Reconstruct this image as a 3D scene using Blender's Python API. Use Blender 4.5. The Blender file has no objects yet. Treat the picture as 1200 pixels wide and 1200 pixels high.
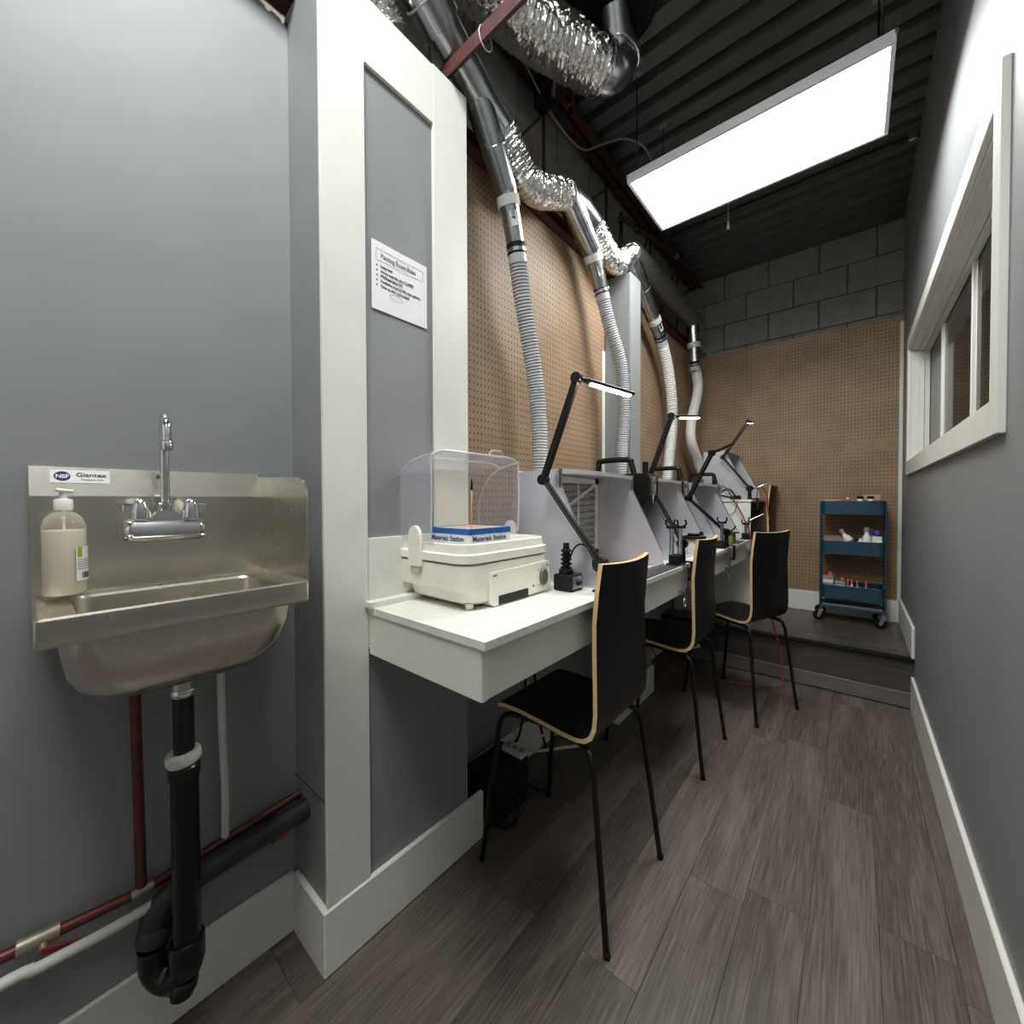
import bpy, bmesh, math, random
from mathutils import Vector, Matrix

random.seed(7)
S = bpy.context.scene
COL = S.collection

# ------------------------------------------------------------------ camera
def make_camera():
    yaw, pit, rol = math.radians(40.08), math.radians(0.92), math.radians(-0.173)
    f = Vector((-math.sin(yaw) * math.cos(pit), math.cos(yaw) * math.cos(pit), -math.sin(pit)))
    r = Vector((math.cos(yaw), math.sin(yaw), 0))
    u = r.cross(f)
    r2 = r * math.cos(rol) + u * math.sin(rol)
    u2 = -r * math.sin(rol) + u * math.cos(rol)
    cd = bpy.data.cameras.new('camera')
    cd.sensor_width = 36
    cd.lens = 36 * 476.2 / 1200
    cd.shift_y = -5.5 / 1200
    cd.clip_start = 0.02
    o = bpy.data.objects.new('camera', cd)
    M = Matrix.Identity(4)
    for i in range(3):
        M[i][0], M[i][1], M[i][2] = r2[i], u2[i], -f[i]
    M.translation = (0, 0, 1.2)
    o.matrix_world = M
    COL.objects.link(o)
    S.camera = o
make_camera()

# ------------------------------------------------------------------ world, exposure, light levels
w = bpy.data.worlds.new('world'); S.world = w; w.use_nodes = True
w.node_tree.nodes['Background'].inputs[0].default_value = (0.5, 0.53, 0.6, 1)
w.node_tree.nodes['Background'].inputs[1].default_value = 0.0
S.view_settings.view_transform = 'Standard'
S.view_settings.look = 'None'
S.view_settings.gamma = 1
S.view_settings.use_curve_mapping = False
S.view_settings.exposure = 0.42
PANEL_STRENGTH = 20.0       # LED ceiling panel in view (the diffuser gives off the light)
REAR_STRENGTH = 32.0        # brighter LED panel over the sink, above the viewer
STRIP_STRENGTH = 60.0       # LED bars of the desk lamps

# ------------------------------------------------------------------ materials
def lin(c):
    return tuple((x / 255 / 12.92 if x / 255 <= 0.04045 else ((x / 255 + 0.055) / 1.055) ** 2.4) for x in c)

MATS = {}
def mat(name, rgb, rough=0.5, metal=0.0, noise=0.0, nscale=20.0, bump=0.0, bscale=60.0, stretch=None, spec=0.5, coat=0.0, emit=None, estr=0.0, rvar=0.0):
    m = bpy.data.materials.new(name); m.use_nodes = True
    nt = m.node_tree; N = nt.nodes; L = nt.links
    b = N['Principled BSDF']
    col = (*lin(rgb), 1)
    b.inputs['Base Color'].default_value = col
    b.inputs['Roughness'].default_value = rough
    b.inputs['Metallic'].default_value = metal
    b.inputs['Specular IOR Level'].default_value = spec
    if coat: b.inputs['Coat Weight'].default_value = coat
    if emit:
        b.inputs['Emission Color'].default_value = (*lin(emit), 1)
        b.inputs['Emission Strength'].default_value = estr
    if noise or bump or rvar:
        tc = N.new('ShaderNodeTexCoord'); mp = N.new('ShaderNodeMapping')
        L.new(tc.outputs['Object'], mp.inputs['Vector'])
        if stretch: mp.inputs['Scale'].default_value = stretch
        if noise or rvar:
            n = N.new('ShaderNodeTexNoise'); n.inputs['Scale'].default_value = nscale; n.inputs['Detail'].default_value = 5
            L.new(mp.outputs[0], n.inputs['Vector'])
        if noise:
            rp = N.new('ShaderNodeValToRGB')
            rp.color_ramp.elements[0].position = 0.3; rp.color_ramp.elements[1].position = 0.7
            rp.color_ramp.elements[0].color = tuple(max(0, c * (1 - noise)) for c in col[:3]) + (1,)
            rp.color_ramp.elements[1].color = tuple(min(1, c * (1 + noise)) for c in col[:3]) + (1,)
            L.new(n.outputs['Fac'], rp.inputs[0]); L.new(rp.outputs[0], b.inputs['Base Color'])
        if rvar:
            mr = N.new('ShaderNodeMapRange')
            mr.inputs['To Min'].default_value = max(0.02, rough - rvar); mr.inputs['To Max'].default_value = rough + rvar
            L.new(n.outputs['Fac'], mr.inputs['Value']); L.new(mr.outputs[0], b.inputs['Roughness'])
        if bump:
            n2 = N.new('ShaderNodeTexNoise'); n2.inputs['Scale'].default_value = bscale; n2.inputs['Detail'].default_value = 4
            L.new(mp.outputs[0], n2.inputs['Vector'])
            bp = N.new('ShaderNodeBump'); bp.inputs['Strength'].default_value = bump; bp.inputs['Distance'].default_value = 0.01
            L.new(n2.outputs['Fac'], bp.inputs['Height']); L.new(bp.outputs[0], b.inputs['Normal'])
    MATS[name] = m
    return m

mat('wall_grey', (136, 139, 140), 0.55, noise=0.03, nscale=6, bump=0.05, bscale=220)
mat('white_paint', (224, 224, 217), 0.45, noise=0.02, nscale=9, bump=0.03, bscale=160)
mat('white_wood', (226, 225, 215), 0.4, noise=0.03, nscale=8, bump=0.03, bscale=90)
mat('melamine', (230, 230, 223), 0.32, noise=0.03, nscale=40)
mat('wood_edge', (214, 184, 140), 0.55, noise=0.1, nscale=60)
mat('raw_wood', (190, 165, 130), 0.6, noise=0.15, nscale=50)
mat('chair_black', (10, 10, 12), 0.42, spec=0.3)
mat('leg_black', (9, 9, 10), 0.35, spec=0.4)
mat('plastic_black', (11, 11, 12), 0.4, spec=0.35)
mat('rubber_black', (8, 8, 9), 0.65, spec=0.3)
mat('abs_black', (11, 12, 14), 0.3, noise=0.25, nscale=18, bump=0.1, bscale=30)
mat('abs_dusty', (46, 46, 48), 0.5, noise=0.5, nscale=14, bump=0.1, bscale=30)
mat('steel_brushed', (210, 205, 194), 0.27, 1.0, noise=0.04, nscale=5, rvar=0.05)
mat('chrome', (225, 225, 228), 0.07, 1.0)
mat('steel', (190, 190, 192), 0.28, 1.0)
mat('galvanised', (178, 182, 184), 0.25, 1.0, noise=0.14, nscale=16, bump=0.06, bscale=18, rvar=0.08)
mat('galvanised_dull', (120, 122, 120), 0.48, 0.85, noise=0.2, nscale=40, bump=0.08, bscale=60)
mat('foil', (226, 224, 220), 0.14, 1.0, bump=0.5, bscale=60)
mat('aluminium', (224, 227, 235), 0.32, 0.62, noise=0.03, nscale=3)
mat('alu_stained', (196, 182, 176), 0.45, 0.4, noise=0.2, nscale=9)
mat('hose_grey', (176, 178, 181), 0.38, noise=0.05, nscale=30)
mat('hose_white', (222, 222, 220), 0.4)
mat('red_steel', (74, 40, 38), 0.6, noise=0.3, nscale=20, bump=0.1, bscale=40)
mat('dark_steel', (48, 44, 44), 0.55, noise=0.3, nscale=20)
mat('copper_old', (100, 56, 52), 0.42, 0.5, noise=0.3, nscale=25)
mat('brass_grey', (165, 155, 140), 0.45, 0.8, noise=0.2, nscale=40)
mat('pvc_white', (205, 203, 196), 0.45, noise=0.06, nscale=30)
mat('red_handle', (120, 28, 28), 0.5)
mat('red_paint', (172, 66, 44), 0.6, noise=0.3, nscale=30)
mat('block', (142, 139, 130), 0.9, noise=0.12, nscale=14, bump=0.35, bscale=90)
mat('mortar', (86, 84, 80), 0.95, bump=0.3, bscale=80)
mat('deck', (96, 96, 94), 0.42, 0.2, noise=0.16, nscale=8)
mat('panel_frame', (214, 216, 218), 0.35, 0.3)
mat('diffuser', (245, 248, 250), 0.5, emit=(252, 253, 251), estr=PANEL_STRENGTH)
mat('diffuser_rear', (245, 248, 250), 0.5, emit=(252, 253, 251), estr=REAR_STRENGTH)
mat('led_off', (205, 203, 198), 0.4)
mat('led_strip', (255, 244, 228), 0.5, emit=(255, 238, 214), estr=STRIP_STRENGTH)
mat('paper', (236, 236, 236), 0.7, noise=0.02, nscale=30)
mat('ink', (38, 38, 40), 0.8)
mat('ink_light', (150, 150, 152), 0.8)
mat('label_white', (228, 228, 226), 0.4)
mat('nsf_blue', (22, 30, 92), 0.4)
mat('soap', (232, 224, 202), 0.35, noise=0.02, nscale=15)
mat('pump_white', (226, 222, 214), 0.35)
mat('sticker_green', (150, 172, 30), 0.45)
mat('cream', (240, 238, 228), 0.34, noise=0.02, nscale=20)
mat('cream_dark', (196, 184, 160), 0.45)
mat('box_blue', (24, 92, 176), 0.4)
mat('box_text', (36, 62, 118), 0.5)
mat('cardboard', (196, 160, 126), 0.85, noise=0.12, nscale=120)
mat('batten', (150, 127, 101), 0.65, noise=0.08, nscale=20)
mat('bamboo', (206, 176, 130), 0.6)
mat('dial_grey', (96, 96, 94), 0.4)
mat('silver_label', (170, 170, 172), 0.35, 0.6)
mat('filter_pleat', (150, 152, 150), 0.85, noise=0.2, nscale=30)
mat('filter_card', (226, 222, 214), 0.8)
mat('cart_blue', (36, 66, 84), 0.42, noise=0.04, nscale=40)
mat('plastic_white', (230, 230, 230), 0.4)
mat('plastic_grey', (140, 142, 146), 0.45)
mat('cap_orange', (226, 92, 62), 0.45)
mat('pink_red', (206, 96, 92), 0.45)
mat('purple', (72, 46, 130), 0.4)
mat('maroon', (112, 26, 38), 0.45)
mat('tan_box', (150, 128, 120), 0.8)
mat('green_glass', (120, 138, 70), 0.2)
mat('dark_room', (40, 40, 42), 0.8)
mat('mat_dark', (52, 52, 58), 0.6)
mat('wire_grey', (150, 150, 148), 0.5)
mat('wire_white', (196, 192, 182), 0.5)
mat('wire_red', (128, 44, 40), 0.5)
mat('tape_white', (205, 205, 200), 0.5)
mat('floor_base', (56, 51, 48), 0.8)

def clear_plastic(name, tint, body):
    m = bpy.data.materials.new(name); m.use_nodes = True
    nt = m.node_tree; N = nt.nodes; L = nt.links
    b = N['Principled BSDF']; out = N['Material Output']
    b.inputs['Base Color'].default_value = (*lin(tint), 1); b.inputs['Roughness'].default_value = 0.06
    t = N.new('ShaderNodeBsdfTransparent'); t.inputs[0].default_value = (0.97, 0.97, 0.98, 1)
    lw = N.new('ShaderNodeLayerWeight'); lw.inputs['Blend'].default_value = 0.35
    mr = N.new('ShaderNodeMapRange'); mr.inputs['To Min'].default_value = body; mr.inputs['To Max'].default_value = 0.6
    mx = N.new('ShaderNodeMixShader')
    L.new(lw.outputs['Facing'], mr.inputs['Value']); L.new(mr.outputs[0], mx.inputs[0])
    L.new(t.outputs[0], mx.inputs[1]); L.new(b.outputs[0], mx.inputs[2]); L.new(mx.outputs[0], out.inputs[0])
    MATS[name] = m
clear_plastic('clear_lid', (214, 217, 228), 0.035)
clear_plastic('clear_edge', (232, 234, 244), 0.40)
clear_plastic('clear_bottle', (214, 208, 196), 0.12)

def glass_mat():
    m = bpy.data.materials.new('pane_glass'); m.use_nodes = True
    nt = m.node_tree; N = nt.nodes; L = nt.links
    b = N['Principled BSDF']; out = N['Material Output']
    b.inputs['Base Color'].default_value = (0.02, 0.02, 0.018, 1); b.inputs['Roughness'].default_value = 0.03
    t = N.new('ShaderNodeBsdfTransparent'); t.inputs[0].default_value = (0.6, 0.62, 0.6, 1)
    mx = N.new('ShaderNodeMixShader'); mx.inputs[0].default_value = 0.6
    L.new(t.outputs[0], mx.inputs[1]); L.new(b.outputs[0], mx.inputs[2]); L.new(mx.outputs[0], out.inputs[0])
    MATS['pane_glass'] = m
glass_mat()

def peg_mat(name, horiz):
    m = bpy.data.materials.new(name); m.use_nodes = True
    nt = m.node_tree; N = nt.nodes; L = nt.links; b = N['Principled BSDF']
    b.inputs['Roughness'].default_value = 0.6
    tc = N.new('ShaderNodeTexCoord'); sp = N.new('ShaderNodeSeparateXYZ'); L.new(tc.outputs['Object'], sp.inputs[0])
    def math_(op, a, v=None):
        n = N.new('ShaderNodeMath'); n.operation = op
        if hasattr(a, 'links'): L.new(a, n.inputs[0])
        else: n.inputs[0].default_value = a
        if v is not None:
            if hasattr(v, 'links'): L.new(v, n.inputs[1])
            else: n.inputs[1].default_value = v
        return n.outputs[0]
    def cell(a, s):
        return math_('MULTIPLY', math_('SUBTRACT', math_('FRACT', math_('DIVIDE', math_('ADD', a, 10.0), s)), 0.5), s)
    h = cell(sp.outputs[horiz], 0.0213); v = cell(sp.outputs['Z'], 0.0285)
    v = math_('MULTIPLY', v, 0.8)
    d = math_('SQRT', math_('ADD', math_('MULTIPLY', h, h), math_('MULTIPLY', v, v)))
    hole = math_('LESS_THAN', d, 0.0034)
    n = N.new('ShaderNodeTexNoise'); n.inputs['Scale'].default_value = 5; n.inputs['Detail'].default_value = 8; L.new(tc.outputs['Object'], n.inputs['Vector'])
    rp = N.new('ShaderNodeValToRGB')
    rp.color_ramp.elements[0].position = 0.3; rp.color_ramp.elements[1].position = 0.75
    rp.color_ramp.elements[0].color = (*lin((140, 116, 92)), 1); rp.color_ramp.elements[1].color = (*lin((162, 137, 109)), 1)
    L.new(n.outputs['Fac'], rp.inputs[0])
    mx = N.new('ShaderNodeMix'); mx.data_type = 'RGBA'
    L.new(hole, mx.inputs['Factor']); L.new(rp.outputs[0], mx.inputs['A']); mx.inputs['B'].default_value = (*lin((44, 30, 22)), 1)
    L.new(mx.outputs['Result'], b.inputs['Base Color'])
    MATS[name] = m
peg_mat('pegboard_y', 'Y'); peg_mat('pegboard_x', 'X')

def plank_mat(name, axis, dark, light, rough):
    m = bpy.data.materials.new(name); m.use_nodes = True
    nt = m.node_tree; N = nt.nodes; L = nt.links; b = N['Principled BSDF']
    tc = N.new('ShaderNodeTexCoord'); oi = N.new('ShaderNodeObjectInfo'); mp = N.new('ShaderNodeMapping')
    cx = N.new('ShaderNodeCombineXYZ')
    sc = N.new('ShaderNodeMath'); sc.operation = 'MULTIPLY'; sc.inputs[1].default_value = 37.0
    L.new(oi.outputs['Random'], sc.inputs[0]); L.new(sc.outputs[0], cx.inputs[0]); L.new(sc.outputs[0], cx.inputs[1])
    L.new(tc.outputs['Object'], mp.inputs['Vector']); L.new(cx.outputs[0], mp.inputs['Location'])
    mp.inputs['Scale'].default_value = (1, 0.1, 1) if axis == 'Y' else (0.1, 1, 1)
    n = N.new('ShaderNodeTexNoise'); n.inputs['Scale'].default_value = 9; n.inputs['Detail'].default_value = 3; n.inputs['Distortion'].default_value = 0.6
    L.new(mp.outputs[0], n.inputs['Vector'])
    mu = N.new('ShaderNodeMath'); mu.operation = 'MULTIPLY'; mu.inputs[1].default_value = 11.0; L.new(n.outputs['Fac'], mu.inputs[0])
    si = N.new('ShaderNodeMath'); si.operation = 'SINE'; L.new(mu.outputs[0], si.inputs[0])
    mp2 = N.new('ShaderNodeMapping'); L.new(tc.outputs['Object'], mp2.inputs['Vector']); L.new(cx.outputs[0], mp2.inputs['Location'])
    mp2.inputs['Scale'].default_value = (1, 0.035, 1) if axis == 'Y' else (0.035, 1, 1)
    n2 = N.new('ShaderNodeTexNoise'); n2.inputs['Scale'].default_value = 190; n2.inputs['Detail'].default_value = 4; L.new(mp2.outputs[0], n2.inputs['Vector'])
    a1 = N.new('ShaderNodeMath'); a1.operation = 'MULTIPLY_ADD'; a1.inputs[1].default_value = 0.11; L.new(si.outputs[0], a1.inputs[0]); L.new(n2.outputs['Fac'], a1.inputs[2])
    a2 = N.new('ShaderNodeMath'); a2.operation = 'MULTIPLY_ADD'; a2.inputs[1].default_value = 0.16; L.new(oi.outputs['Random'], a2.inputs[0]); L.new(a1.outputs[0], a2.inputs[2])
    rp = N.new('ShaderNodeValToRGB')
    rp.color_ramp.elements[0].position = 0.36; rp.color_ramp.elements[1].position = 1.0
    rp.color_ramp.elements[0].color = (*lin(dark), 1); rp.color_ramp.elements[1].color = (*lin(light), 1)
    L.new(a2.outputs[0], rp.inputs[0]); L.new(rp.outputs[0], b.inputs['Base Color'])
    b.inputs['Roughness'].default_value = rough
    bp = N.new('ShaderNodeBump'); bp.inputs['Strength'].default_value = 0.12; bp.inputs['Distance'].default_value = 0.004
    L.new(a1.outputs[0], bp.inputs['Height']); L.new(bp.outputs[0], b.inputs['Normal'])
    MATS[name] = m
plank_mat('plank', 'Y', (74, 66, 61), (128, 117, 109), 0.40)
plank_mat('plank_platform', 'X', (68, 63, 60), (96, 90, 86), 0.34)
plank_mat('plank_strip', 'X', (96, 90, 86), (128, 121, 115), 0.5)

# ------------------------------------------------------------------ mesh helpers
ORG = Vector((0, 0, 0))          # world point that the current thing's local coordinates are measured from

def frame_of(d):
    d = d.normalized()
    a = Vector((0, 0, 1)) if abs(d.z) < 0.9 else Vector((1, 0, 0))
    x = d.cross(a).normalized(); y = d.cross(x).normalized()
    return x, y

class MB:
    def __init__(s): s.v = []; s.f = []; s.sm = []; s.mi = []
    def add(s, vs, fs, smooth=False, mi=0):
        o = len(s.v); s.v += [Vector(v) for v in vs]
        for f in fs:
            s.f.append(tuple(i + o for i in f)); s.sm.append(smooth); s.mi.append(mi)
        return s
    def box(s, x0, x1, y0, y1, z0, z1, b=0.0, mi=0):
        return s.obox(Vector(((x0 + x1) / 2, (y0 + y1) / 2, (z0 + z1) / 2)), Vector((1, 0, 0)), Vector((0, 1, 0)), Vector((0, 0, 1)), abs(x1 - x0) / 2, abs(y1 - y0) / 2, abs(z1 - z0) / 2, b, mi)
    def obox(s, c, ax, ay, az, hx, hy, hz, b=0.0, mi=0):
        c = Vector(c)
        P = lambda i, j, k: c + ax * (hx * i) + ay * (hy * j) + az * (hz * k)
        if b <= 0:
            vs = [P(i, j, k) for k in (-1, 1) for j in (-1, 1) for i in (-1, 1)]
            s.add(vs, [(0, 2, 3, 1), (4, 5, 7, 6), (0, 1, 5, 4), (2, 6, 7, 3), (0, 4, 6, 2), (1, 3, 7, 5)], mi=mi)
            return s
        b = min(b, hx * .9, hy * .9, hz * .9)
        bx, by, bz = 1 - b / hx, 1 - b / hy, 1 - b / hz
        vs = []; idx = {}
        for k in (-1, 1):
            for j in (-1, 1):
                for i in (-1, 1):
                    for t, (u, v_, w_) in enumerate(((1, by, bz), (bx, 1, bz), (bx, by, 1))):
                        idx[i, j, k, t] = len(vs); vs.append(P(i * u, j * v_, k * w_))
        fs = []
        for q in (-1, 1):
            fs.append([idx[q, j, k, 0] for j, k in ((-1, -1), (1, -1), (1, 1), (-1, 1))])
            fs.append([idx[i, q, k, 1] for i, k in ((-1, -1), (1, -1), (1, 1), (-1, 1))])
            fs.append([idx[i, j, q, 2] for i, j in ((-1, -1), (1, -1), (1, 1), (-1, 1))])
            for r in (-1, 1):
                fs.append([idx[q, r, -1, 0], idx[q, r, 1, 0], idx[q, r, 1, 1], idx[q, r, -1, 1]])
                fs.append([idx[q, -1, r, 0], idx[q, 1, r, 0], idx[q, 1, r, 2], idx[q, -1, r, 2]])
                fs.append([idx[-1, q, r, 1], idx[1, q, r, 1], idx[1, q, r, 2], idx[-1, q, r, 2]])
                for t in (-1, 1):
                    fs.append([idx[q, r, t, 0], idx[q, r, t, 1], idx[q, r, t, 2]])
        s.add(vs, fs, mi=mi)
        return s
    def bar(s, p0, p1, wa, wb, b=0.0, up=Vector((0, 0, 1)), mi=0):
        p0 = Vector(p0); p1 = Vector(p1); d = (p1 - p0); L = d.length; d.normalize()
        a = d.cross(Vector(up))
        if a.length < 1e-4: a = d.cross(Vector((1, 0, 0)))
        a.normalize(); c = a.cross(d)
        return s.obox((p0 + p1) / 2, d, a, c, L / 2, wa / 2, wb / 2, b, mi)
    def rings(s, rings, cap=True, smooth=True, closed=False, mi=0):
        n = len(rings[0]); vs = [p for r in rings for p in r]; fs = []
        m = len(rings)
        for i in range(m if closed else m - 1):
            k = (i + 1) % m
            for j in range(n):
                fs.append((i * n + j, i * n + (j + 1) % n, k * n + (j + 1) % n, k * n + j))
        s.add(vs, fs, smooth, mi)
        if cap and not closed:
            s.add(rings[0], [tuple(range(n))[::-1]], False, mi); s.add(rings[-1], [tuple(range(n))], False, mi)
        return s
    def tube(s, pts, r, n=12, cap=True, closed=False, mi=0, sx=1.0, sy=1.0):
        pts = [Vector(p) for p in pts]; m = len(pts)
        R = r if isinstance(r, (list, tuple)) else [r] * m
        T = []
        for i in range(m):
            a = pts[(i - 1) % m] if (closed or i > 0) else pts[0]
            c = pts[(i + 1) % m] if (closed or i < m - 1) else pts[-1]
            T.append((c - a).normalized())
        x, y = frame_of(T[0]); rs = []
        for i in range(m):
            x = (x - T[i] * x.dot(T[i])).normalized(); y = T[i].cross(x)
            rs.append([pts[i] + x * (R[i] * sx * math.cos(2 * math.pi * k / n)) + y * (R[i] * sy * math.sin(2 * math.pi * k / n)) for k in range(n)])
        return s.rings(rs, cap, True, closed, mi)
    def cyl(s, p0, p1, r0, r1=None, n=16, mi=0):
        return s.tube([p0, p1], [r0, r0 if r1 is None else r1], n, mi=mi)
    def lathe(s, prof, base, axis=(0, 0, 1), n=24, mi=0, sx=1, sy=1, cap=True):
        base = Vector(base); d = Vector(axis).normalized(); x, y = frame_of(d)
        rs = [[base + d * h + x * (r * sx * math.cos(2 * math.pi * k / n)) + y * (r * sy * math.sin(2 * math.pi * k / n)) for k in range(n)] for r, h in prof]
        return s.rings(rs, cap, True, mi=mi)
    def prism(s, poly, vec, mi=0):
        vec = Vector(vec); a = [Vector(p) for p in poly]; b = [p + vec for p in a]; n = len(a)
        s.add(a + b, [tuple(range(n)), tuple(range(n, 2 * n))[::-1]] + [(i, (i + 1) % n, n + (i + 1) % n, n + i) for i in range(n)], mi=mi)
        return s
    def ball(s, c, r, n=12, sc=(1, 1, 1), mi=0):
        c = Vector(c); rs = []
        for i in range(n // 2 + 1):
            t = math.pi * i / (n // 2); rr = max(math.sin(t), 0.02)
            rs.append([c + Vector((r * sc[0] * rr * math.cos(2 * math.pi * k / n), r * sc[1] * rr * math.sin(2 * math.pi * k / n), r * sc[2] * -math.cos(t))) for k in range(n)])
        return s.rings(rs, True, True, mi=mi)
    def build(s, name, m, parent=None):
        me = bpy.data.meshes.new(name)
        o_ = ORG if parent is not None else Vector((0, 0, 0))
        me.from_pydata([v - o_ for v in s.v], [], s.f)
        me.polygons.foreach_set('use_smooth', s.sm)
        me.polygons.foreach_set('material_index', s.mi)
        for q in (m if isinstance(m, (list, tuple)) else [m]): me.materials.append(MATS[q])
        bm = bmesh.new(); bm.from_mesh(me)
        bmesh.ops.remove_doubles(bm, verts=bm.verts, dist=1e-6)
        bmesh.ops.recalc_face_normals(bm, faces=bm.faces)
        for e in bm.edges:
            if len(e.link_faces) == 2 and e.calc_face_angle(0) > 0.7: e.smooth = False
        bm.to_mesh(me); bm.free(); me.update()
        o = bpy.data.objects.new(name, me); COL.objects.link(o)
        if parent is not None: o.parent = parent
        return o

def tag(o, label, cat, group=None):
    o['label'] = label; o['category'] = cat
    if group: o['group'] = group
    return o

def thing(name, label, cat, loc=(0, 0, 0), group=None):
    global ORG
    ORG = Vector(loc)
    e = bpy.data.objects.new(name, None); e.empty_display_size = 0.05
    e.location = loc; COL.objects.link(e)
    return tag(e, label, cat, group)

def struct(o):
    o['kind'] = 'structure'; return o

def copy_tree(o, parent=None):
    c = o.copy(); COL.objects.link(c); c.parent = parent
    for ch in list(o.children): copy_tree(ch, c)
    return c

def smooth_path(pts, k=6):
    P = [Vector(p) for p in pts]; out = []
    P = [P[0] * 2 - P[1]] + P + [P[-1] * 2 - P[-2]]
    for i in range(1, len(P) - 2):
        a, b, c, d = P[i - 1:i + 3]
        for j in range(k):
            t = j / k
            out.append(0.5 * ((2 * b) + (c - a) * t + (2 * a - 5 * b + 4 * c - d) * t * t + (3 * b - a - 3 * c + d) * t ** 3))
    out.append(P[-2]); return out

def resample(pts, step):
    out = [pts[0]]; acc = 0
    for a, b in zip(pts, pts[1:]):
        L = (b - a).length; t = 0
        while L > 1e-9 and acc + (L - t) >= step:
            t += step - acc; acc = 0; out.append(a.lerp(b, t / L))
        acc += L - t
    out.append(pts[-1]); return out

def rrect(x0, x1, y0, y1, r, n=5):
    o = []
    for cx, cy, a0 in ((x1 - r, y1 - r, 0), (x0 + r, y1 - r, 90), (x0 + r, y0 + r, 180), (x1 - r, y0 + r, 270)):
        for i in range(n + 1):
            a = math.radians(a0 + 90 * i / n); o.append((cx + r * math.cos(a), cy + r * math.sin(a)))
    return o

def text(name, body, size, origin, ux, uy, m, parent, align='LEFT', sy=1.0, bold=0.0, depth=0.0002):
    c = bpy.data.curves.new(name, 'FONT'); c.body = body; c.size = size; c.align_x = align; c.extrude = depth; c.offset = bold
    c.resolution_u = 3
    t = bpy.data.objects.new(name, c)
    me = bpy.data.meshes.new_from_object(t); bpy.data.objects.remove(t)
    ux = Vector(ux).normalized(); uy = Vector(uy).normalized(); uz = ux.cross(uy)
    o_ = Vector(origin) - (ORG if parent is not None else Vector())
    for v in me.vertices: v.co = o_ + ux * v.co.x + uy * (v.co.y * sy) + uz * v.co.z
    me.materials.clear(); me.materials.append(MATS[m]); me.name = name
    o = bpy.data.objects.new(name, me); COL.objects.link(o); o.parent = parent
    return o

X_ = Vector((1, 0, 0)); Y_ = Vector((0, 1, 0)); Z_ = Vector((0, 0, 1))
XW, XR, XP, XG = -1.20, 0.27, -1.008, -1.165      # left wall, right wall, pillar front, pegboard face
YB, YF = 4.13, -1.7                                # back pegboard face, wall behind the camera
ZC = 3.29                                          # underside of the roof deck
DZ = 0.914                                         # desk top

# ================================================================== STRUCTURE
# ---- floor with separate planks
fl = struct(MB().box(XW, XR, YF, 3.235, -0.06, -0.0085).build('floor', 'floor_base'))
PW = 0.152
def plank(x0, x1, y0, y1, parent, m='plank', z0=-0.0085, z1=0.0):
    g = 0.0003
    return MB().box(x0 + g, x1 - g, y0 + g, y1 - g, z0, z1, 0.0007).build('plank', m, parent)
ORG = Vector((0, 0, 0))
ends = {-3: 0.35, -2: 0.93, -1: 0.62, 0: 1.955, 1: 1.35, 2: 1.415, 3: 1.02, 4: 0.5}
x = -0.85 - 3 * PW; k = -5
while x < XR - 0.001:
    x0 = max(x, XW); x1 = min(x + PW, XR)
    if x1 - x0 > 0.004:
        y = ends.get(k, 0.4) - 3 * 1.02
        while y < 3.235:
            a, b = max(y, YF), min(y + 1.02, 3.235)
            if b - a > 0.01: plank(x0, x1, a, b, fl)
            y += 1.02
    x += PW; k += 1
# ---- raised platform at the far end
pf = struct(MB().box(XW, XR, 3.24, 4.22, -0.06, 0.281).build('floor_platform', 'floor_base'))
y = 3.225
for i in range(7):
    a, b = y, min(y + 0.15, 4.13)
    if b - a < 0.01: break
    cut = (-0.55, 0.05, -0.3, -0.7, 0.0, -0.4, -0.2)[i]
    for p, q in ((XW, cut), (cut, XR)): plank(p, q, a, b, pf, 'plank_platform', 0.281, 0.29)
    y += 0.15
MB().box(XW, XR, 3.228, 3.24, 0.095, 0.282, 0.001).build('riser_board', 'plank_platform', pf)
MB().box(XW, XR, 3.220, 3.24, 0.006, 0.094, 0.002).build('riser_strip', 'plank_strip', pf)
MB().prism([(XW, 3.205, 0.276), (XW, 3.205, 0.293), (XW, 3.209, 0.296), (XW, 3.246, 0.2955), (XW, 3.246, 0.291), (XW, 3.214, 0.29), (XW, 3.214, 0.276)], (XR - XW, 0, 0)).build('stair_nosing', 'rubber_black', pf)

# ---- left wall beside the sink
def grey_wall(name, *b):
    return struct(MB().box(*b).build(name, 'wall_grey'))
wl = grey_wall('wall_left', XW - 0.05, XW, YF, 0.475, 0, 2.50)
# ragged plaster edge on top of it
m = MB(); yy = YF; random.seed(3)
while yy < 0.47:
    st = random.uniform(0.015, 0.05); h = random.uniform(0.006, 0.022)
    m.prism([(XW - 0.045, yy, 2.5), (XW - 0.045, min(yy + st, 0.47), 2.5), (XW - 0.045, min(yy + st * .8, 0.47), 2.5 + h * .8), (XW - 0.045, yy + st * .3, 2.5 + h)], (0.0445, 0, 0))
    yy += st
m.build('plaster_edge', 'wall_grey', wl)
struct(MB().box(XW - 0.05, XR + 0.05, YF - 0.05, YF, 0, 3.35).build('wall_behind', 'white_paint'))

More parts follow.
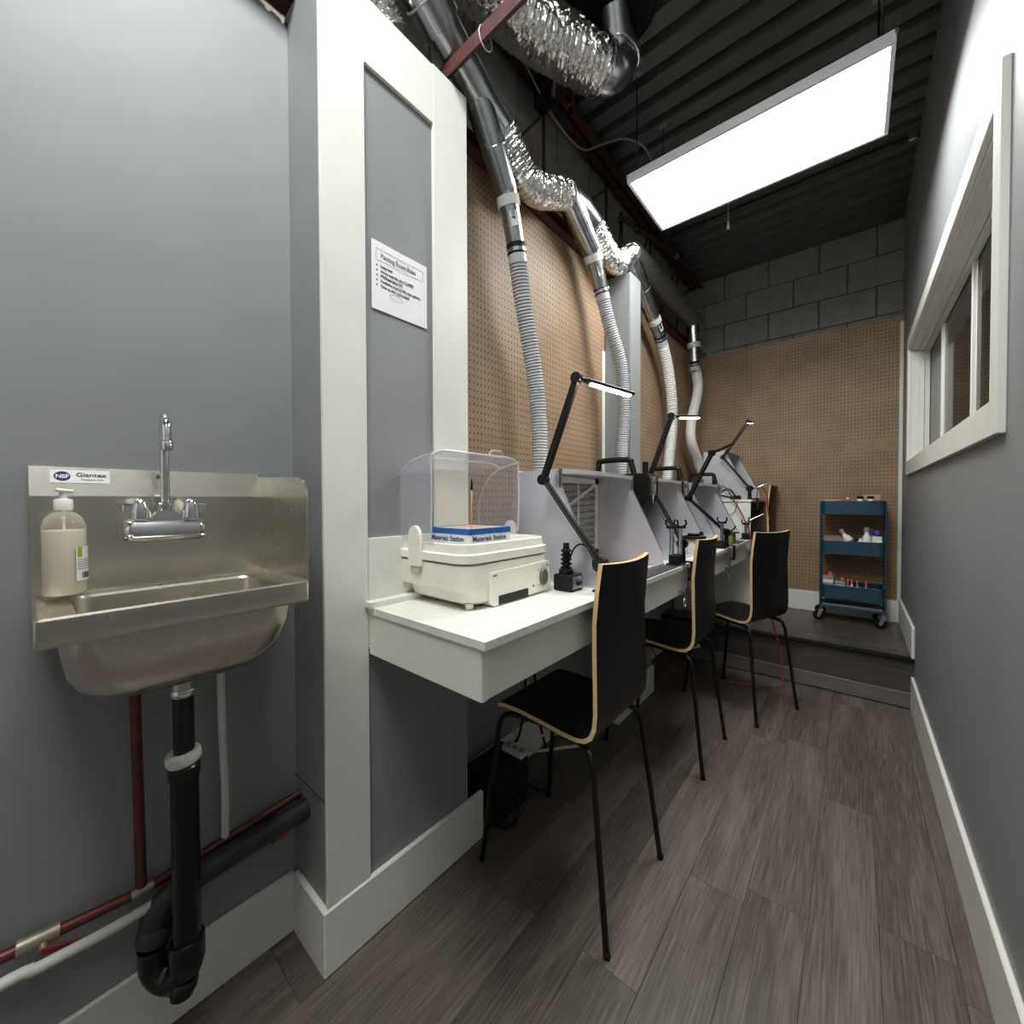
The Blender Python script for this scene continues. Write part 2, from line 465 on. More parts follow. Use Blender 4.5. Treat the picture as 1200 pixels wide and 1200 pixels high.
# ---- pegboard wall behind the desks
wp = struct(MB().box(XG - 0.06, XG - 0.012, 0.96, YB + 0.02, 0, 2.545).build('wall_pegboard', 'wall_grey'))
MB().box(XG - 0.012, XG, 0.96, 2.262, 0.88, 2.55, 0.001).build('pegboard_panel', 'pegboard_y', wp)
MB().box(XG - 0.012, XG, 2.425, YB, 0.88, 2.55, 0.001).build('pegboard_panel', 'pegboard_y', wp)
MB().box(XG - 0.012, XG + 0.004, 2.23, 2.262, 0.88, 2.10, 0.001).build('pegboard_edge_trim', 'white_paint', wp)
MB().box(XG - 0.012, XG, 0.96, 3.24, 0.0, 0.88).build('lower_panel', 'wall_grey', wp)

# ---- concrete block walls above (each block its own piece)
def blocks(name, horiz, base, a0, a1, z0, z1, off, parent_m='mortar'):
    if horiz == 'Y':
        w_ = struct(MB().box(base - 0.09, base - 0.012, a0, a1, z0 - 0.4, z1 + 0.06).build(name, parent_m))
    else:
        w_ = struct(MB().box(a0, a1, base + 0.012, base + 0.09, 0.28, z1 + 0.06).build(name, parent_m))
    r = 0; z = z0
    while z < z1 - 0.02:
        t = off[r % 2]
        while t > a0: t -= 0.353
        while t < a1:
            p, q = max(t, a0), min(t + 0.353, a1)
            if q - p > 0.03:
                g = 0.0042; d = random.uniform(0, 0.0025)
                if horiz == 'Y': mb = MB().box(base - 0.03, base - d, p + g, q - g, z + g, min(z + 0.23, z1 + .05) - g, 0.003)
                else: mb = MB().box(p + g, q - g, base + d, base + 0.03, z + g, min(z + 0.23, z1 + .05) - g, 0.003)
                mb.build('block', 'block', w_)
            t += 0.353
        z += 0.23; r += 1
    return w_
wb = blocks('wall_back', 'X', 4.19, XW - 0.1, XR + 0.03, 2.37, 3.30, (-0.759, -0.939))
blocks('wall_left_upper', 'Y', -1.265, 0.2, 4.19, 2.37, 3.30, (1.02, 1.20))
struct(MB().box(-1.36, -1.28, YF, 0.2, 2.4, 3.35).build('wall_left_rear', 'block'))
MB().box(XG, XR, YB, YB + 0.012, 0.29, 2.545, 0.001).build('pegboard_panel', 'pegboard_x', wb)
MB().box(XG, XR, YB + 0.012, 4.18, 0.29, 2.535).build('backing', 'raw_wood', wb)
MB().box(XR - 0.021, XR - 0.001, YB - 0.014, YB, 0.29, 2.50, 0.001).build('corner_trim', 'white_paint', wb)
# a strip of the board without holes (a joint covered by a batten)
MB().box(-0.05, XR - 0.022, YB - 0.0015, YB, 1.585, 1.648).build('joint_batten', 'batten', wb)

# ---- right wall with the window opening
WY0, WY1, WZ0, WZ1 = 1.535, 3.605, 1.443, 2.150
m = MB()
m.box(XR, XR + 0.13, YF, WY0, 0, 3.35); m.box(XR, XR + 0.13, WY1, 4.25, 0, 3.35)
m.box(XR, XR + 0.13, WY0, WY1, 0, WZ0); m.box(XR, XR + 0.13, WY0, WY1, WZ1, 3.35)
struct(m.build('wall_right', 'wall_grey'))
ORG = Vector((XR, 2.5, 1.4))
wn = bpy.data.objects.new('window_1', None); wn.location = ORG; COL.objects.link(wn); struct(wn)
OY0, OY1, OZ0, OZ1 = 1.465, 3.665, 1.355, 2.225
for b in ((OY0, WY0, OZ0, OZ1), (WY1, OY1, OZ0, OZ1), (WY0, WY1, OZ0, WZ0), (WY0, WY1, WZ1, OZ1)):
    MB().box(XR - 0.016, XR, *b, 0.0015).build('casing', 'white_paint', wn)
for b in ((WY0, WY0 + 0.012, WZ0, WZ1), (WY1 - 0.012, WY1, WZ0, WZ1), (WY0, WY1, WZ0, WZ0 + 0.012), (WY0, WY1, WZ1 - 0.012, WZ1)):
    MB().box(XR, XR + 0.13, *b).build('jamb', 'white_paint', wn)
fy0, fy1, fz0, fz1 = WY0 + 0.012, WY1 - 0.012, WZ0 + 0.012, WZ1 - 0.012
for i, (xa, xb, t) in enumerate(((0.303, 0.328, 0.012), (0.330, 0.352, 0.028))):
    for b in ((fy0, fy0 + t, fz0, fz1), (fy1 - t, fy1, fz0, fz1), (fy0, fy1, fz0, fz0 + t * .4), (fy0, fy1, fz1 - t, fz1)):
        MB().box(xa, xb, *b, 0.001).build('stop_moulding', 'white_paint', wn)
for yc in (2.35, 3.07):
    mu = MB().box(0.342, 0.3525, yc - 0.012, yc + 0.012, fz0, fz1, 0.001).build('mullion', 'white_paint', wn)
    MB().box(0.3525, 0.357, yc - 0.017, yc + 0.017, fz0, fz1, 0.0005).build('mullion_stop', 'white_paint', mu)
for a, b in ((fy0 + 0.02, 2.335), (2.365, 3.055), (3.085, fy1 - 0.02)):
    MB().box(0.3535, 0.3565, a, b, fz0 + 0.01, fz1 - 0.02).build('pane', 'pane_glass', wn)
# the dim room on the other side of the window
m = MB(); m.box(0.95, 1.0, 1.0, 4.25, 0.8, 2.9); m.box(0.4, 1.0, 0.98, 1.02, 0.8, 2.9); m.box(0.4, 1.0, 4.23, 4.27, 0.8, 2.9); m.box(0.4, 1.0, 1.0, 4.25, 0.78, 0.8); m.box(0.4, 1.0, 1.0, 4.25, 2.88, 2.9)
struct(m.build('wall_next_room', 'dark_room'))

# ---- pillar with white frame boards
ORG = Vector((0, 0, 0))
pl = struct(MB().box(XW - 0.02, XP - 0.011, 0.475, 0.965, 0, 2.54).build('wall_pillar', 'wall_grey'))
for b in ((0.471, 0.591, 0.167, 2.545), (0.824, 0.967, 1.10, 2.555), (0.592, 0.823, 2.372, 2.55), (0.592, 0.967, 0.80, 1.099)):
    MB().box(XP - 0.011, XP, *b, 0.0012).build('frame_board', 'white_paint', pl)
MB().box(XP - 0.0115, XP - 0.0105, 0.592, 0.966, 0.168, 0.80).build('lower_panel', 'wall_grey', pl)
MB().box(XW, -1.022, 0.4735, 0.4752, 0.43, 0.4325).build('panel_joint', 'floor_base', pl)
# ---- second pillar (narrow above, wide stub under the desk)
p2 = struct(MB().box(XG, XP, 2.268, 2.418, 0.78, 2.53, 0.001).build('wall_pillar_narrow', 'wall_grey'))
MB().box(XG, -0.965, 2.02, 2.50, 0, 0.78, 0.001).build('lower_stub', 'wall_grey', p2)
MB().box(XP, XP + 0.004, 2.27, 2.417, 0.92, 2.53, 0.001).build('front_board', 'wall_grey', p2)

# ---- baseboards
def base(name, *b):
    return struct(MB().box(*b, 0.003).build(name, 'white_paint'))
base('baseboard_left', XW, XW + 0.012, YF, 0.463, 0, 0.168)
bp_ = base('baseboard_pillar', XP - 0.011, XP + 0.005, 0.459, 1.03, 0, 0.167)
MB().box(XW + 0.012, XP - 0.005, 0.459, 0.4745, 0, 0.167, 0.002).build('return_board', 'white_paint', bp_)
base('baseboard_right', XR - 0.014, XR, YF, 3.232, 0, 0.188)
base('baseboard_right_step', XR - 0.014, XR, 3.21, 4.10, 0.296, 0.475)
base('baseboard_back', XG, XR - 0.02, YB - 0.014, YB, 0.29, 0.452)
base('baseboard_desk', XG, XG + 0.012, 1.03, 2.02, 0, 0.167)
base('baseboard_desk_far', XG, XG + 0.012, 2.50, 3.22, 0, 0.167)
b2 = base('baseboard_stub', -0.965, -0.952, 2.01, 2.512, 0, 0.167)
MB().box(XG + 0.012, -0.965, 2.50, 2.512, 0, 0.167, 0.002).build('return_board', 'white_paint', b2)
MB().box(XG + 0.012, -0.965, 2.008, 2.02, 0, 0.167, 0.002).build('return_board', 'white_paint', b2)

# ---- corrugated roof deck
m = MB(); prof = []; y = YF
while y < 4.25:
    for dy, dz in ((0, 0.055), (0.032, 0.055), (0.042, 0.0), (0.121, 0.0)): prof.append((y + dy + 0.013, ZC + dz))
    y += 0.131
vs = []; fs = []
for i, (y, z) in enumerate(prof):
    vs += [(-1.40, y, z), (XR + 0.05, y, z), (-1.40, y, z + 0.004), (XR + 0.05, y, z + 0.004)]
    if i: a = 4 * i; b = a - 4; fs += [(b, a, a + 1, b + 1), (b + 2, b + 3, a + 3, a + 2)]
m.add(vs, fs)
cl = struct(m.build('ceiling', 'deck'))
MB().box(-1.42, XR + 0.1, YF, 4.3, ZC + 0.065, ZC + 0.08).build('roof_board', 'dark_steel', cl)

# ================================================================== CEILING LIGHTS
def led_panel(label):
    x0, x1, y0, y1, z = -0.862, 0.098, 1.902, 2.370, 2.75
    t = thing('led_panel_light', label, 'ceiling light', (-0.38, 2.136, 2.75), 'hanging LED panel lights')
    f = 0.016
    for b in ((x0, x1, y0, y0 + f), (x0, x1, y1 - f, y1), (x0, x0 + f, y0 + f, y1 - f), (x1 - f, x1, y0 + f, y1 - f)):
        MB().box(*b, z - 0.003, z + 0.040, 0.003).build('frame', 'panel_frame', t)
    MB().box(x0 + f, x1 - f, y0 + f, y1 - f, z + 0.004, z + 0.010).build('diffuser', 'diffuser', t)
    MB().box(x0 + f, x1 - f, y0 + f, y1 - f, z + 0.012, z + 0.036).build('housing', 'panel_frame', t)
    for x in (x0 + 0.03, x1 - 0.035):
        for y in (y0 + 0.05, y1 - 0.06):
            r = MB().cyl((x, y, z + 0.036), (x, y, ZC), 0.0035, n=8).build('suspension_rod', 'leg_black', t)
            MB().box(x - 0.02, x + 0.02, y - 0.014, y + 0.014, ZC - 0.006, ZC, 0.002).build('rod_anchor', 'plastic_grey', r)
            MB().box(x - 0.012, x + 0.012, y - 0.008, y + 0.008, z + 0.036, z + 0.048, 0.002).build('hanger_clip', 'steel', r)
    for x, y in ((x0, y0), (x1, y0), (x0, y1), (x1, y1)):
        MB().tube([(x + .004 * math.cos(a), y, z + .028 + .008 * math.sin(a)) for a in [i * math.pi / 4 for i in range(8)]], 0.002, 6, closed=True).build('corner_clip', 'steel', t)
    return t
p1 = led_panel('large white LED panel hanging flat under the dark roof deck')
p2_ = copy_tree(p1); p2_.location = (-0.45, -0.05, 3.20); p2_.rotation_euler = (0, 0, math.pi / 2)
for ch in p2_.children:
    if ch.name.startswith('diffuser'):
        ch.data = ch.data.copy(); ch.data.materials[0] = MATS['diffuser_rear']
    if ch.name.startswith('suspension_rod'): ch.scale.z = (ZC - 3.20) / (ZC - 2.75)
p2_['label'] = 'second white LED panel overhead, behind the viewer near the sink'

# ================================================================== SINK
t = thing('hand_sink', 'stainless steel wall-hung hand sink with chrome faucet and side splash', 'sink', (XW, 0.195, 0.85))
bs = MB().prism([(-1.2, 0, 1.02), (-1.2, 0, 1.269), (-1.1955, 0, 1.2695), (-1.178, 0, 1.212), (-1.178, 0, 1.02)], (0, 0.386, 0)).build('backsplash', 'steel_brushed', t)
pts = [(-1.2, 1.02), (-1.2, 1.269), (-1.178, 1.262)] + [(-0.955 + 0.05 * math.sin(a), 1.205 + 0.05 * math.cos(a)) for a in [i * math.pi / 16 for i in range(9)]] + [(-0.905, 1.03), (-0.905, 1.02)]
MB().prism([(x, 0.385, z) for x, z in pts], (0, 0.005, 0)).build('side_splash', 'steel_brushed', t)
# rim with opening
m = MB(); n = 6
def ring(b, r, z): return [Vector((x, y, z)) for x, y in rrect(*b, r, n)]
O = (-1.198, -0.902, 0.002, 0.386); I = (-1.140, -0.940, 0.046, 0.352)
m.rings([ring(O, 0.004, 0.984), ring((-1.2, -0.9, 0.0, 0.388), 0.006, 0.988), ring((-1.2, -0.9, 0, 0.388), 0.006, 1.026), ring((-1.196, -0.905, 0.005, 0.384), 0.006, 1.029), ring((-1.186, -0.918, 0.018, 0.375), 0.01, 1.022), ring(I, 0.03, 1.020), ring((-1.136, -0.944, 0.05, 0.348), 0.03, 1.012)], cap=False)
m.build('rim', 'steel_brushed', t)
m = MB(); rs = []
for z, d, r in ((1.015, 0.0, 0.03), (0.955, 0.004, 0.04), (0.91, 0.010, 0.055), (0.885, 0.022, 0.06), (0.868, 0.04, 0.06), (0.86, 0.062, 0.05)):
    rs.append(ring((-1.136 + d, -0.944 - d, 0.05 + d, 0.348 - d), min(r, 0.05), z))
m.rings(rs, cap=False); m.add(rs[-1], [tuple(range(len(rs[-1])))])
rs = []
for z, d, r in ((1.0, 0.0, 0.045), (0.945, 0.003, 0.055), (0.905, 0.010, 0.065), (0.878, 0.022, 0.07), (0.860, 0.04, 0.07), (0.849, 0.066, 0.06)):
    rs.append(ring((-1.156 + d, -0.922 - d, 0.026 + d, 0.374 - d), r, z))
m.rings(rs, cap=False); m.add(rs[-1], [tuple(range(len(rs[-1])))])
bas = m.build('basin', 'steel_brushed', t)
MB().lathe([(0.022, 0), (0.022, 0.003), (0.012, 0.003), (0.012, 0.001)], (-1.05, 0.2, 0.8605), n=20).build('drain_strainer', 'chrome', bas)
# faucet
m = MB()
sec = []
for y, k in ((0.122, 0.72), (0.127, 0.92), (0.136, 1), (0.244, 1), (0.253, 0.92), (0.258, 0.72)):
    sec.append([Vector((-1.145 + k * a, y, 1.140 + k * b)) for a, b in ((-.033, -.022), (.012, -.024), (.030, -.014), (.034, .002), (.026, .018), (.006, .024), (-.033, .024))])
m.rings(sec)
m.prism([(-1.172, 0.158, 1.16), (-1.172, 0.222, 1.16), (-1.172, 0.204, 1.183), (-1.172, 0.176, 1.183)], (0.047, 0, -0.002))
fa = m.build('faucet_body', 'chrome', t)
for y in (0.148, 0.232):
    h = MB().lathe([(0.006, 0), (0.0165, 0.001), (0.0155, 0.012), (0.0125, 0.030), (0.009, 0.037), (0.004, 0.040)], (-1.128, y, 1.166), (0.1, 0, 1), 14).build('tap_handle', 'chrome', fa)
    sgn = -1 if y < 0.19 else 1
    MB().box(-1.134, -1.122, y + sgn * 0.010, y + sgn * 0.028, 1.178, 1.196, 0.002).build('handle_wing', 'chrome', h)
MB().lathe([(0.0115, 0), (0.0115, 0.008), (0.0125, 0.010), (0.0125, 0.018), (0.009, 0.020)], (-1.142, 0.19, 1.178), n=12).build('spout_nut', 'chrome', fa)
sp = [(-1.142, 0.19, 1.19), (-1.142, 0.19, 1.33)] + [(-1.107 - 0.035 * math.cos(a), 0.19 - 0.004 * (1 - math.cos(a)), 1.342 + 0.036 * math.sin(a)) for a in [i * math.pi / 10 for i in range(1, 10)]] + [(-1.072, 0.182, 1.338), (-1.070, 0.182, 1.322)]
MB().tube(sp, 0.0085, 14).build('spout', 'chrome', fa)
MB().lathe([(0.0095, 0), (0.0105, 0.002), (0.0105, 0.017), (0.009, 0.02)], (-1.070, 0.182, 1.304), n=14).build('aerator', 'chrome', fa)
MB().ball((-1.188, 0.187, 1.258), 0.004, 8).build('screw', 'dial_grey', bs)
# maker's sticker on the splash
uS = Vector((-0.0175, 0, 0.0575)).normalized(); nS = Y_.cross(uS)
def on_splash(y, s_, off=0.0): return Vector((-1.178, y, 1.212)) + uS * s_ + nS * off
st = MB().obox(on_splash(0.0675, 0.0405, 0.0008), Y_, uS, nS, 0.0415, 0.0135, 0.0005).build('maker_sticker', 'label_white', bs)
el = [on_splash(0.0425 + 0.0112 * math.cos(a), 0.0405 + 0.0098 * math.sin(a), 0.0014) for a in [i * math.pi / 12 for i in range(24)]]
MB().prism(el, nS * 0.0003).build('sticker_badge', 'nsf_blue', st)
text('badge_text', 'NSF', 0.0105, on_splash(0.0425, 0.0368, 0.0020), Y_, uS, 'label_white', st, 'CENTER', 1.0, 0.0003)
text('maker_text', 'Giantex', 0.0135, on_splash(0.0825, 0.0400, 0.0016), Y_, uS, 'ink', st, 'CENTER', 0.9, 0.0002)
text('place_text', 'Fontana, CA', 0.0062, on_splash(0.0835, 0.0322, 0.0016), Y_, uS, 'ink', st, 'CENTER', 0.9)

# ---- soap bottle on the rim
bx_, by_ = -1.118, 0.041
t = thing('soap_bottle', 'clear pump bottle of cream hand soap standing on the sink rim', 'bottle', (bx_, by_, 1.0295))
prof = [(0.030, 0), (0.034, 0.003), (0.0345, 0.01), (0.0345, 0.118), (0.0335, 0.128), (0.029, 0.140), (0.02, 0.149), (0.0125, 0.153), (0.0105, 0.156)]
MB().lathe(prof, (bx_, by_, 1.0295), n=28, sx=0.85).build('bottle_body', 'clear_bottle', t)
MB().lathe([(r - 0.0015, h) for r, h in ((0.0315, 0.002), (0.0342, 0.006), (0.0342, 0.117), (0.0338, 0.119))], (bx_, by_, 1.0295), n=28, sx=0.85).build('liquid_soap', 'soap', t)
pm = MB().lathe([(0.0125, 0.155), (0.0128, 0.158), (0.0125, 0.174), (0.011, 0.176), (0.0055, 0.177), (0.0055, 0.190)], (bx_, by_, 1.0295), n=20).build('pump_collar', 'pump_white', t)
MB().bar((bx_ + 0.006, by_ - 0.010, 1.2225), (bx_ - 0.004, by_ + 0.0135, 1.2195), 0.011, 0.007, 0.003).build('pump_head', 'pump_white', pm)
MB().cyl((bx_, by_, 1.04), (bx_, by_, 1.19), 0.002, n=8).build('dip_tube', 'pump_white', pm)
def on_bottle(a, h, off): return Vector((bx_ + (0.0345 + off) * math.cos(a), by_ + (0.0345 * 0.85 + off) * math.sin(a), 1.0295 + h))
def patch(name, a0, a1, h0, h1, off, mname, par):
    m = MB(); k = 8; vs = []
    for i in range(k + 1):
        a = a0 + (a1 - a0) * i / k
        vs += [on_bottle(a, h0, off), on_bottle(a, h1, off), on_bottle(a, h0, off + 0.0003), on_bottle(a, h1, off + 0.0003)]
    fs = []
    for i in range(k): b = 4 * i; fs += [(b, b + 4, b + 5, b + 1), (b + 2, b + 3, b + 7, b + 6), (b, b + 2, b + 6, b + 4), (b + 1, b + 5, b + 7, b + 3)]
    m.add(vs, fs, True); return m.build(name, mname, par)
lb = patch('bottle_label', 0.45, 1.35, 0.026, 0.088, 0.0008, 'label_white', t)
patch('label_badge', 0.52, 0.74, 0.070, 0.088, 0.0014, 'sticker_green', lb)
for i in range(5): patch('label_line', 0.52, 1.25, 0.064 - i * 0.0042, 0.0655 - i * 0.0042, 0.0014, 'ink_light', lb)
for i in range(6): patch('barcode_bar', 0.72 + i * 0.09, 0.745 + i * 0.09 + (i % 3) * 0.02, 0.030, 0.041, 0.0014, 'ink', lb)

# ---- drain
dx, dy = -1.075, 0.203
t = thing('drain_pipe', 'black plastic drain trap hanging below the sink to the wall', 'pipe', (dx, dy, 0.15))
MB().lathe([(0.021, 0), (0.021, 0.04), (0.0235, 0.0415), (0.0235, 0.054)], (dx, dy, 0.799), n=20).build('tailpiece', 'steel', t)
MB().lathe([(0.0225, 0), (0.0235, 0.003), (0.0235, 0.011), (0.0225, 0.014)], (dx, dy, 0.795), n=20).build('tailpiece_nut', 'chrome', t)
MB().cyl((dx, dy, 0.64), (dx, dy, 0.80), 0.0185, n=18).build('upper_tube', 'abs_black', t)
MB().lathe([(0.019, 0), (0.029, 0.001), (0.031, 0.006), (0.031, 0.018), (0.029, 0.023), (0.019, 0.024)], (dx, dy, 0.653), (0.0, -0.12, 1), n=20).build('slip_nut', 'pvc_white', t)
MB().lathe([(0.027, 0), (0.0275, 0.008), (0.0275, 0.024), (0.0235, 0.028)], (dx, dy, 0.622), n=20).build('tube_collar', 'abs_black', t)
MB().cyl((dx, dy, 0.25), (dx, dy, 0.63), 0.0245, n=20).build('lower_tube', 'abs_black', t)
m = MB()
m.lathe([(0.030, 0), (0.031, 0.006), (0.031, 0.048), (0.029, 0.052), (0.0245, 0.053)], (dx, dy, 0.225), n=20)
arc = [(dx - 0.03 * (1 - math.cos(a)), dy - 0.022 * (1 - math.cos(a)), 0.228 - 0.04 * math.sin(a)) for a in [i * math.pi / 10 for i in range(11)]]
m.tube([(dx, dy, 0.26)] + arc + [(dx - 0.06, dy - 0.044, 0.26)], 0.0285, 18)
m.lathe([(0.0225, 0), (0.025, 0.003), (0.025, 0.018), (0.02, 0.019), (0.02, 0.03)], (dx + 0.003, dy - 0.006, 0.196), (0.1, -0.2, -1), n=16)
m.build('trap_bend', 'abs_black', t)
m = MB(); ex, ey = dx - 0.06, dy - 0.044
m.lathe([(0.031, 0), (0.032, 0.005), (0.032, 0.03), (0.029, 0.034)], (ex, ey, 0.268), (0, 0.18, 1), n=20)
m.tube(smooth_path([(ex, ey, 0.285), (ex, ey + 0.006, 0.318), (ex - 0.001, ey + 0.035, 0.345), (ex - 0.001, ey + 0.09, 0.352)], 5), 0.027, 18)
m.build('trap_elbow', 'abs_dusty', t)
MB().tube([(ex - 0.001, ey + 0.075, 0.351), (ex - 0.001, 0.506, 0.366)], 0.0265, 20).build('waste_arm', 'abs_dusty', t)
# ---- supply pipes
t = thing('copper_pipe', 'dark red copper water pipe with valve along the grey wall', 'pipe', (-1.172, 0.14, 0.36))
MB().tube([(-1.172, YF + 0.01, 0.385), (-1.172, -0.05, 0.378), (-1.172, 0.15, 0.358), (-1.172, 0.50, 0.392)], 0.0105, 12).build('branch_pipe', 'copper_old', t)
MB().tube([(-1.172, 0.145, 0.37), (-1.172, 0.139, 0.855)], 0.0095, 12).build('riser_pipe', 'copper_old', t)
MB().cyl((-1.172, 0.128, 0.360), (-1.172, 0.164, 0.360), 0.0125, n=12).build('tee_fitting', 'brass_grey', t)
v = MB().cyl((-1.172, -0.028, 0.377), (-1.172, 0.026, 0.372), 0.0155, n=12).build('valve_body', 'brass_grey', t)
MB().cyl((-1.172, 0.004, 0.372), (-1.148, 0.006, 0.365), 0.007, n=10).build('valve_stem', 'brass_grey', v)
MB().bar((-1.148, 0.002, 0.366), (-1.146, 0.078, 0.332), 0.006, 0.013, 0.002).build('valve_lever', 'red_handle', v)
t = thing('white_water_pipe', 'white plastic riser pipe standing against the wall behind the drain', 'pipe', (-1.172, 0.295, 0.37))
MB().tube(smooth_path([(-1.172, 0.298, 0.36), (-1.172, 0.299, 0.5), (-1.172, 0.295, 0.65), (-1.165, 0.291, 0.86)], 5), 0.0085, 12).build('riser_pipe', 'pvc_white', t)
t = thing('white_wall_pipe', 'white plastic pipe sloping low along the left wall under the valve', 'pipe', (-1.135, 0.0, 0.33))
MB().tube(smooth_path([(-1.13, YF + 0.01, 0.39), (-1.13, -0.2, 0.365), (-1.13, 0.0, 0.352), (-1.135, 0.09, 0.342), (-1.14, 0.165, 0.34)], 5), 0.010, 12).build('pipe_run', 'pvc_white', t)
t = thing('red_valve_grip', 'small red valve grip under the black pipe beside the pillar', 'valve', (-1.16, 0.44, 0.31))
MB().tube(smooth_path([(-1.16, 0.415, 0.305), (-1.155, 0.44, 0.325), (-1.155, 0.47, 0.33), (-1.158, 0.4735, 0.333)], 4), [0.006] + [0.009] * 11 + [0.007], 10).build('grip', 'red_paint', t)
MB().cyl((-1.199, 0.405, 0.300), (-1.155, 0.405, 0.300), 0.007, n=10).build('stub', 'brass_grey', t)

# ---- notice on the pillar
t = thing('wall_notice', 'printed white paper notice titled Painting Room Rules on the grey pillar panel', 'sign', (XP - 0.011, 0.707, 1.73))
XN = -1.0185
m = MB(); vs = []; k = 10
for i in range(k + 1):
    y = 0.613 + 0.188 * i / k; bow = 0.0028 + 0.0006 * math.sin(i * 0.9)
    vs += [(XN + bow, y, 1.732), (XN + bow, y, 1.921), (XN + bow - 0.0005, y, 1.732), (XN + bow - 0.0005, y, 1.921)]
fs = []
for i in range(k): b = 4 * i; fs += [(b, b + 4, b + 5, b + 1), (b + 2, b + 3, b + 7, b + 6), (b, b + 2, b + 6, b + 4), (b + 1, b + 5, b + 7, b + 3)]
m.add(vs, fs, True); pp = m.build('paper_sheet', 'paper', t)
XT = XN + 0.0037
def nt(name, s, size, y, z, mm='ink', bold=0.0): return text(name, s, size, (XT, y, z), Y_, Z_, mm, pp, 'LEFT', 1.35, bold)
nt('title_text', 'Painting Room Rules', 0.0142, 0.641, 1.878)
for i, s in enumerate(('Safety first!', 'Always keep the door CLOSED', 'PPE/Respirators ON', 'Ventilation must be ON when painting', "Clean up after you're done!")):
    nt('rule_text', s, 0.0086, 0.640, 1.851 - 0.0135 * i, 'ink', 0.00012)
    MB().box(XT - 0.0002, XT + 0.0003, 0.627, 0.6305, 1.852 - 0.0135 * i, 1.8565 - 0.0135 * i).build('bullet', 'ink', pp)
for b in ((0.626, 0.786, 1.8995, 1.9003), (0.626, 0.786, 1.869, 1.8698), (0.626, 0.6266, 1.869, 1.9), (0.7854, 0.786, 1.869, 1.9)):
    MB().box(XT - 0.0002, XT + 0.0002, *b).build('title_rule', 'ink_light', pp)
MB().tube([(XT, 0.690 + 0.021 * math.cos(a), 1.784 + 0.0085 * math.sin(a)) for a in [i * math.pi / 12 for i in range(24)]], 0.0004, 4, closed=True).build('speech_bubble', 'ink_light', pp)

# ================================================================== DESKS
t = thing('work_desk', 'long white melamine desk fixed along the pegboard wall', 'desk', (-0.87, 2.0, 0.78))
MB().prism([(XP + .001, .588, DZ - .018), (-.567, .588, DZ - .018), (-.567, 3.42, DZ - .018), (XG + .002, 3.42, DZ - .018), (XG + .002, 2.42, DZ - .018), (XP + .006, 2.42, DZ - .018), (XP + .006, 2.264, DZ - .018), (XG + .002, 2.264, DZ - .018), (XG + .002, .97, DZ - .018), (XP + .001, .97, DZ - .018)], (0, 0, .018)).build('worktop', 'melamine', t)
MB().box(-0.600, -0.583, 0.594, 3.275, 0.784, DZ - 0.018, 0.001).build('front_fascia', 'white_wood', t)
MB().box(XP + 0.001, -0.5835, 0.592, 0.608, 0.784, DZ - 0.018, 0.001).build('side_fascia', 'white_wood', t)
MB().box(-0.5835, -0.5815, 0.594, 0.612, 0.784, DZ - 0.018).build('corner_strip', 'melamine', t)
MB().box(XG + 0.002, XG + 0.02, 0.97, 2.262, 0.82, DZ - 0.018).build('wall_cleat', 'white_wood', t)
MB().box(XG + 0.002, -0.60, 2.25, 2.266, 0.784, DZ - 0.018).build('cross_brace', 'white_wood', t)
MB().box(-1.05, -0.60, 3.262, 3.275, 0.784, DZ - 0.018).build('end_fascia', 'white_wood', t)
t = thing('wood_strip', 'loose white wooden strip lying on the desk against the pillar', 'board', (XP, 0.63, DZ))
MB().prism([(XP + 0.001, 0.580, DZ), (XP + 0.001, 0.604, DZ), (XP + 0.001, 0.604, DZ + 0.016), (XP + 0.001, 0.580, DZ + 0.016)], (0.0295, 0, 0)).build('cut_end', 'white_wood', t)
MB().box(XP + 0.001, XP + 0.030, 0.604, 0.99, DZ, DZ + 0.016, 0.001).build('strip', 'white_wood', t)
t = thing('raised_desk', 'short white desk with side panel on the raised platform', 'desk', (-0.87, 3.8, 0.29))
MB().box(XG + 0.002, -0.585, 3.47, 4.112, 1.186, 1.204, 0.0015).build('worktop', 'melamine', t)
MB().box(XG + 0.016, -0.592, 3.478, 3.494, 0.29, 1.186, 0.001).build('side_panel', 'melamine', t)
MB().box(XG + 0.016, -1.10, 3.494, 4.11, 0.95, 1.186, 0.001).build('back_rail', 'melamine', t)

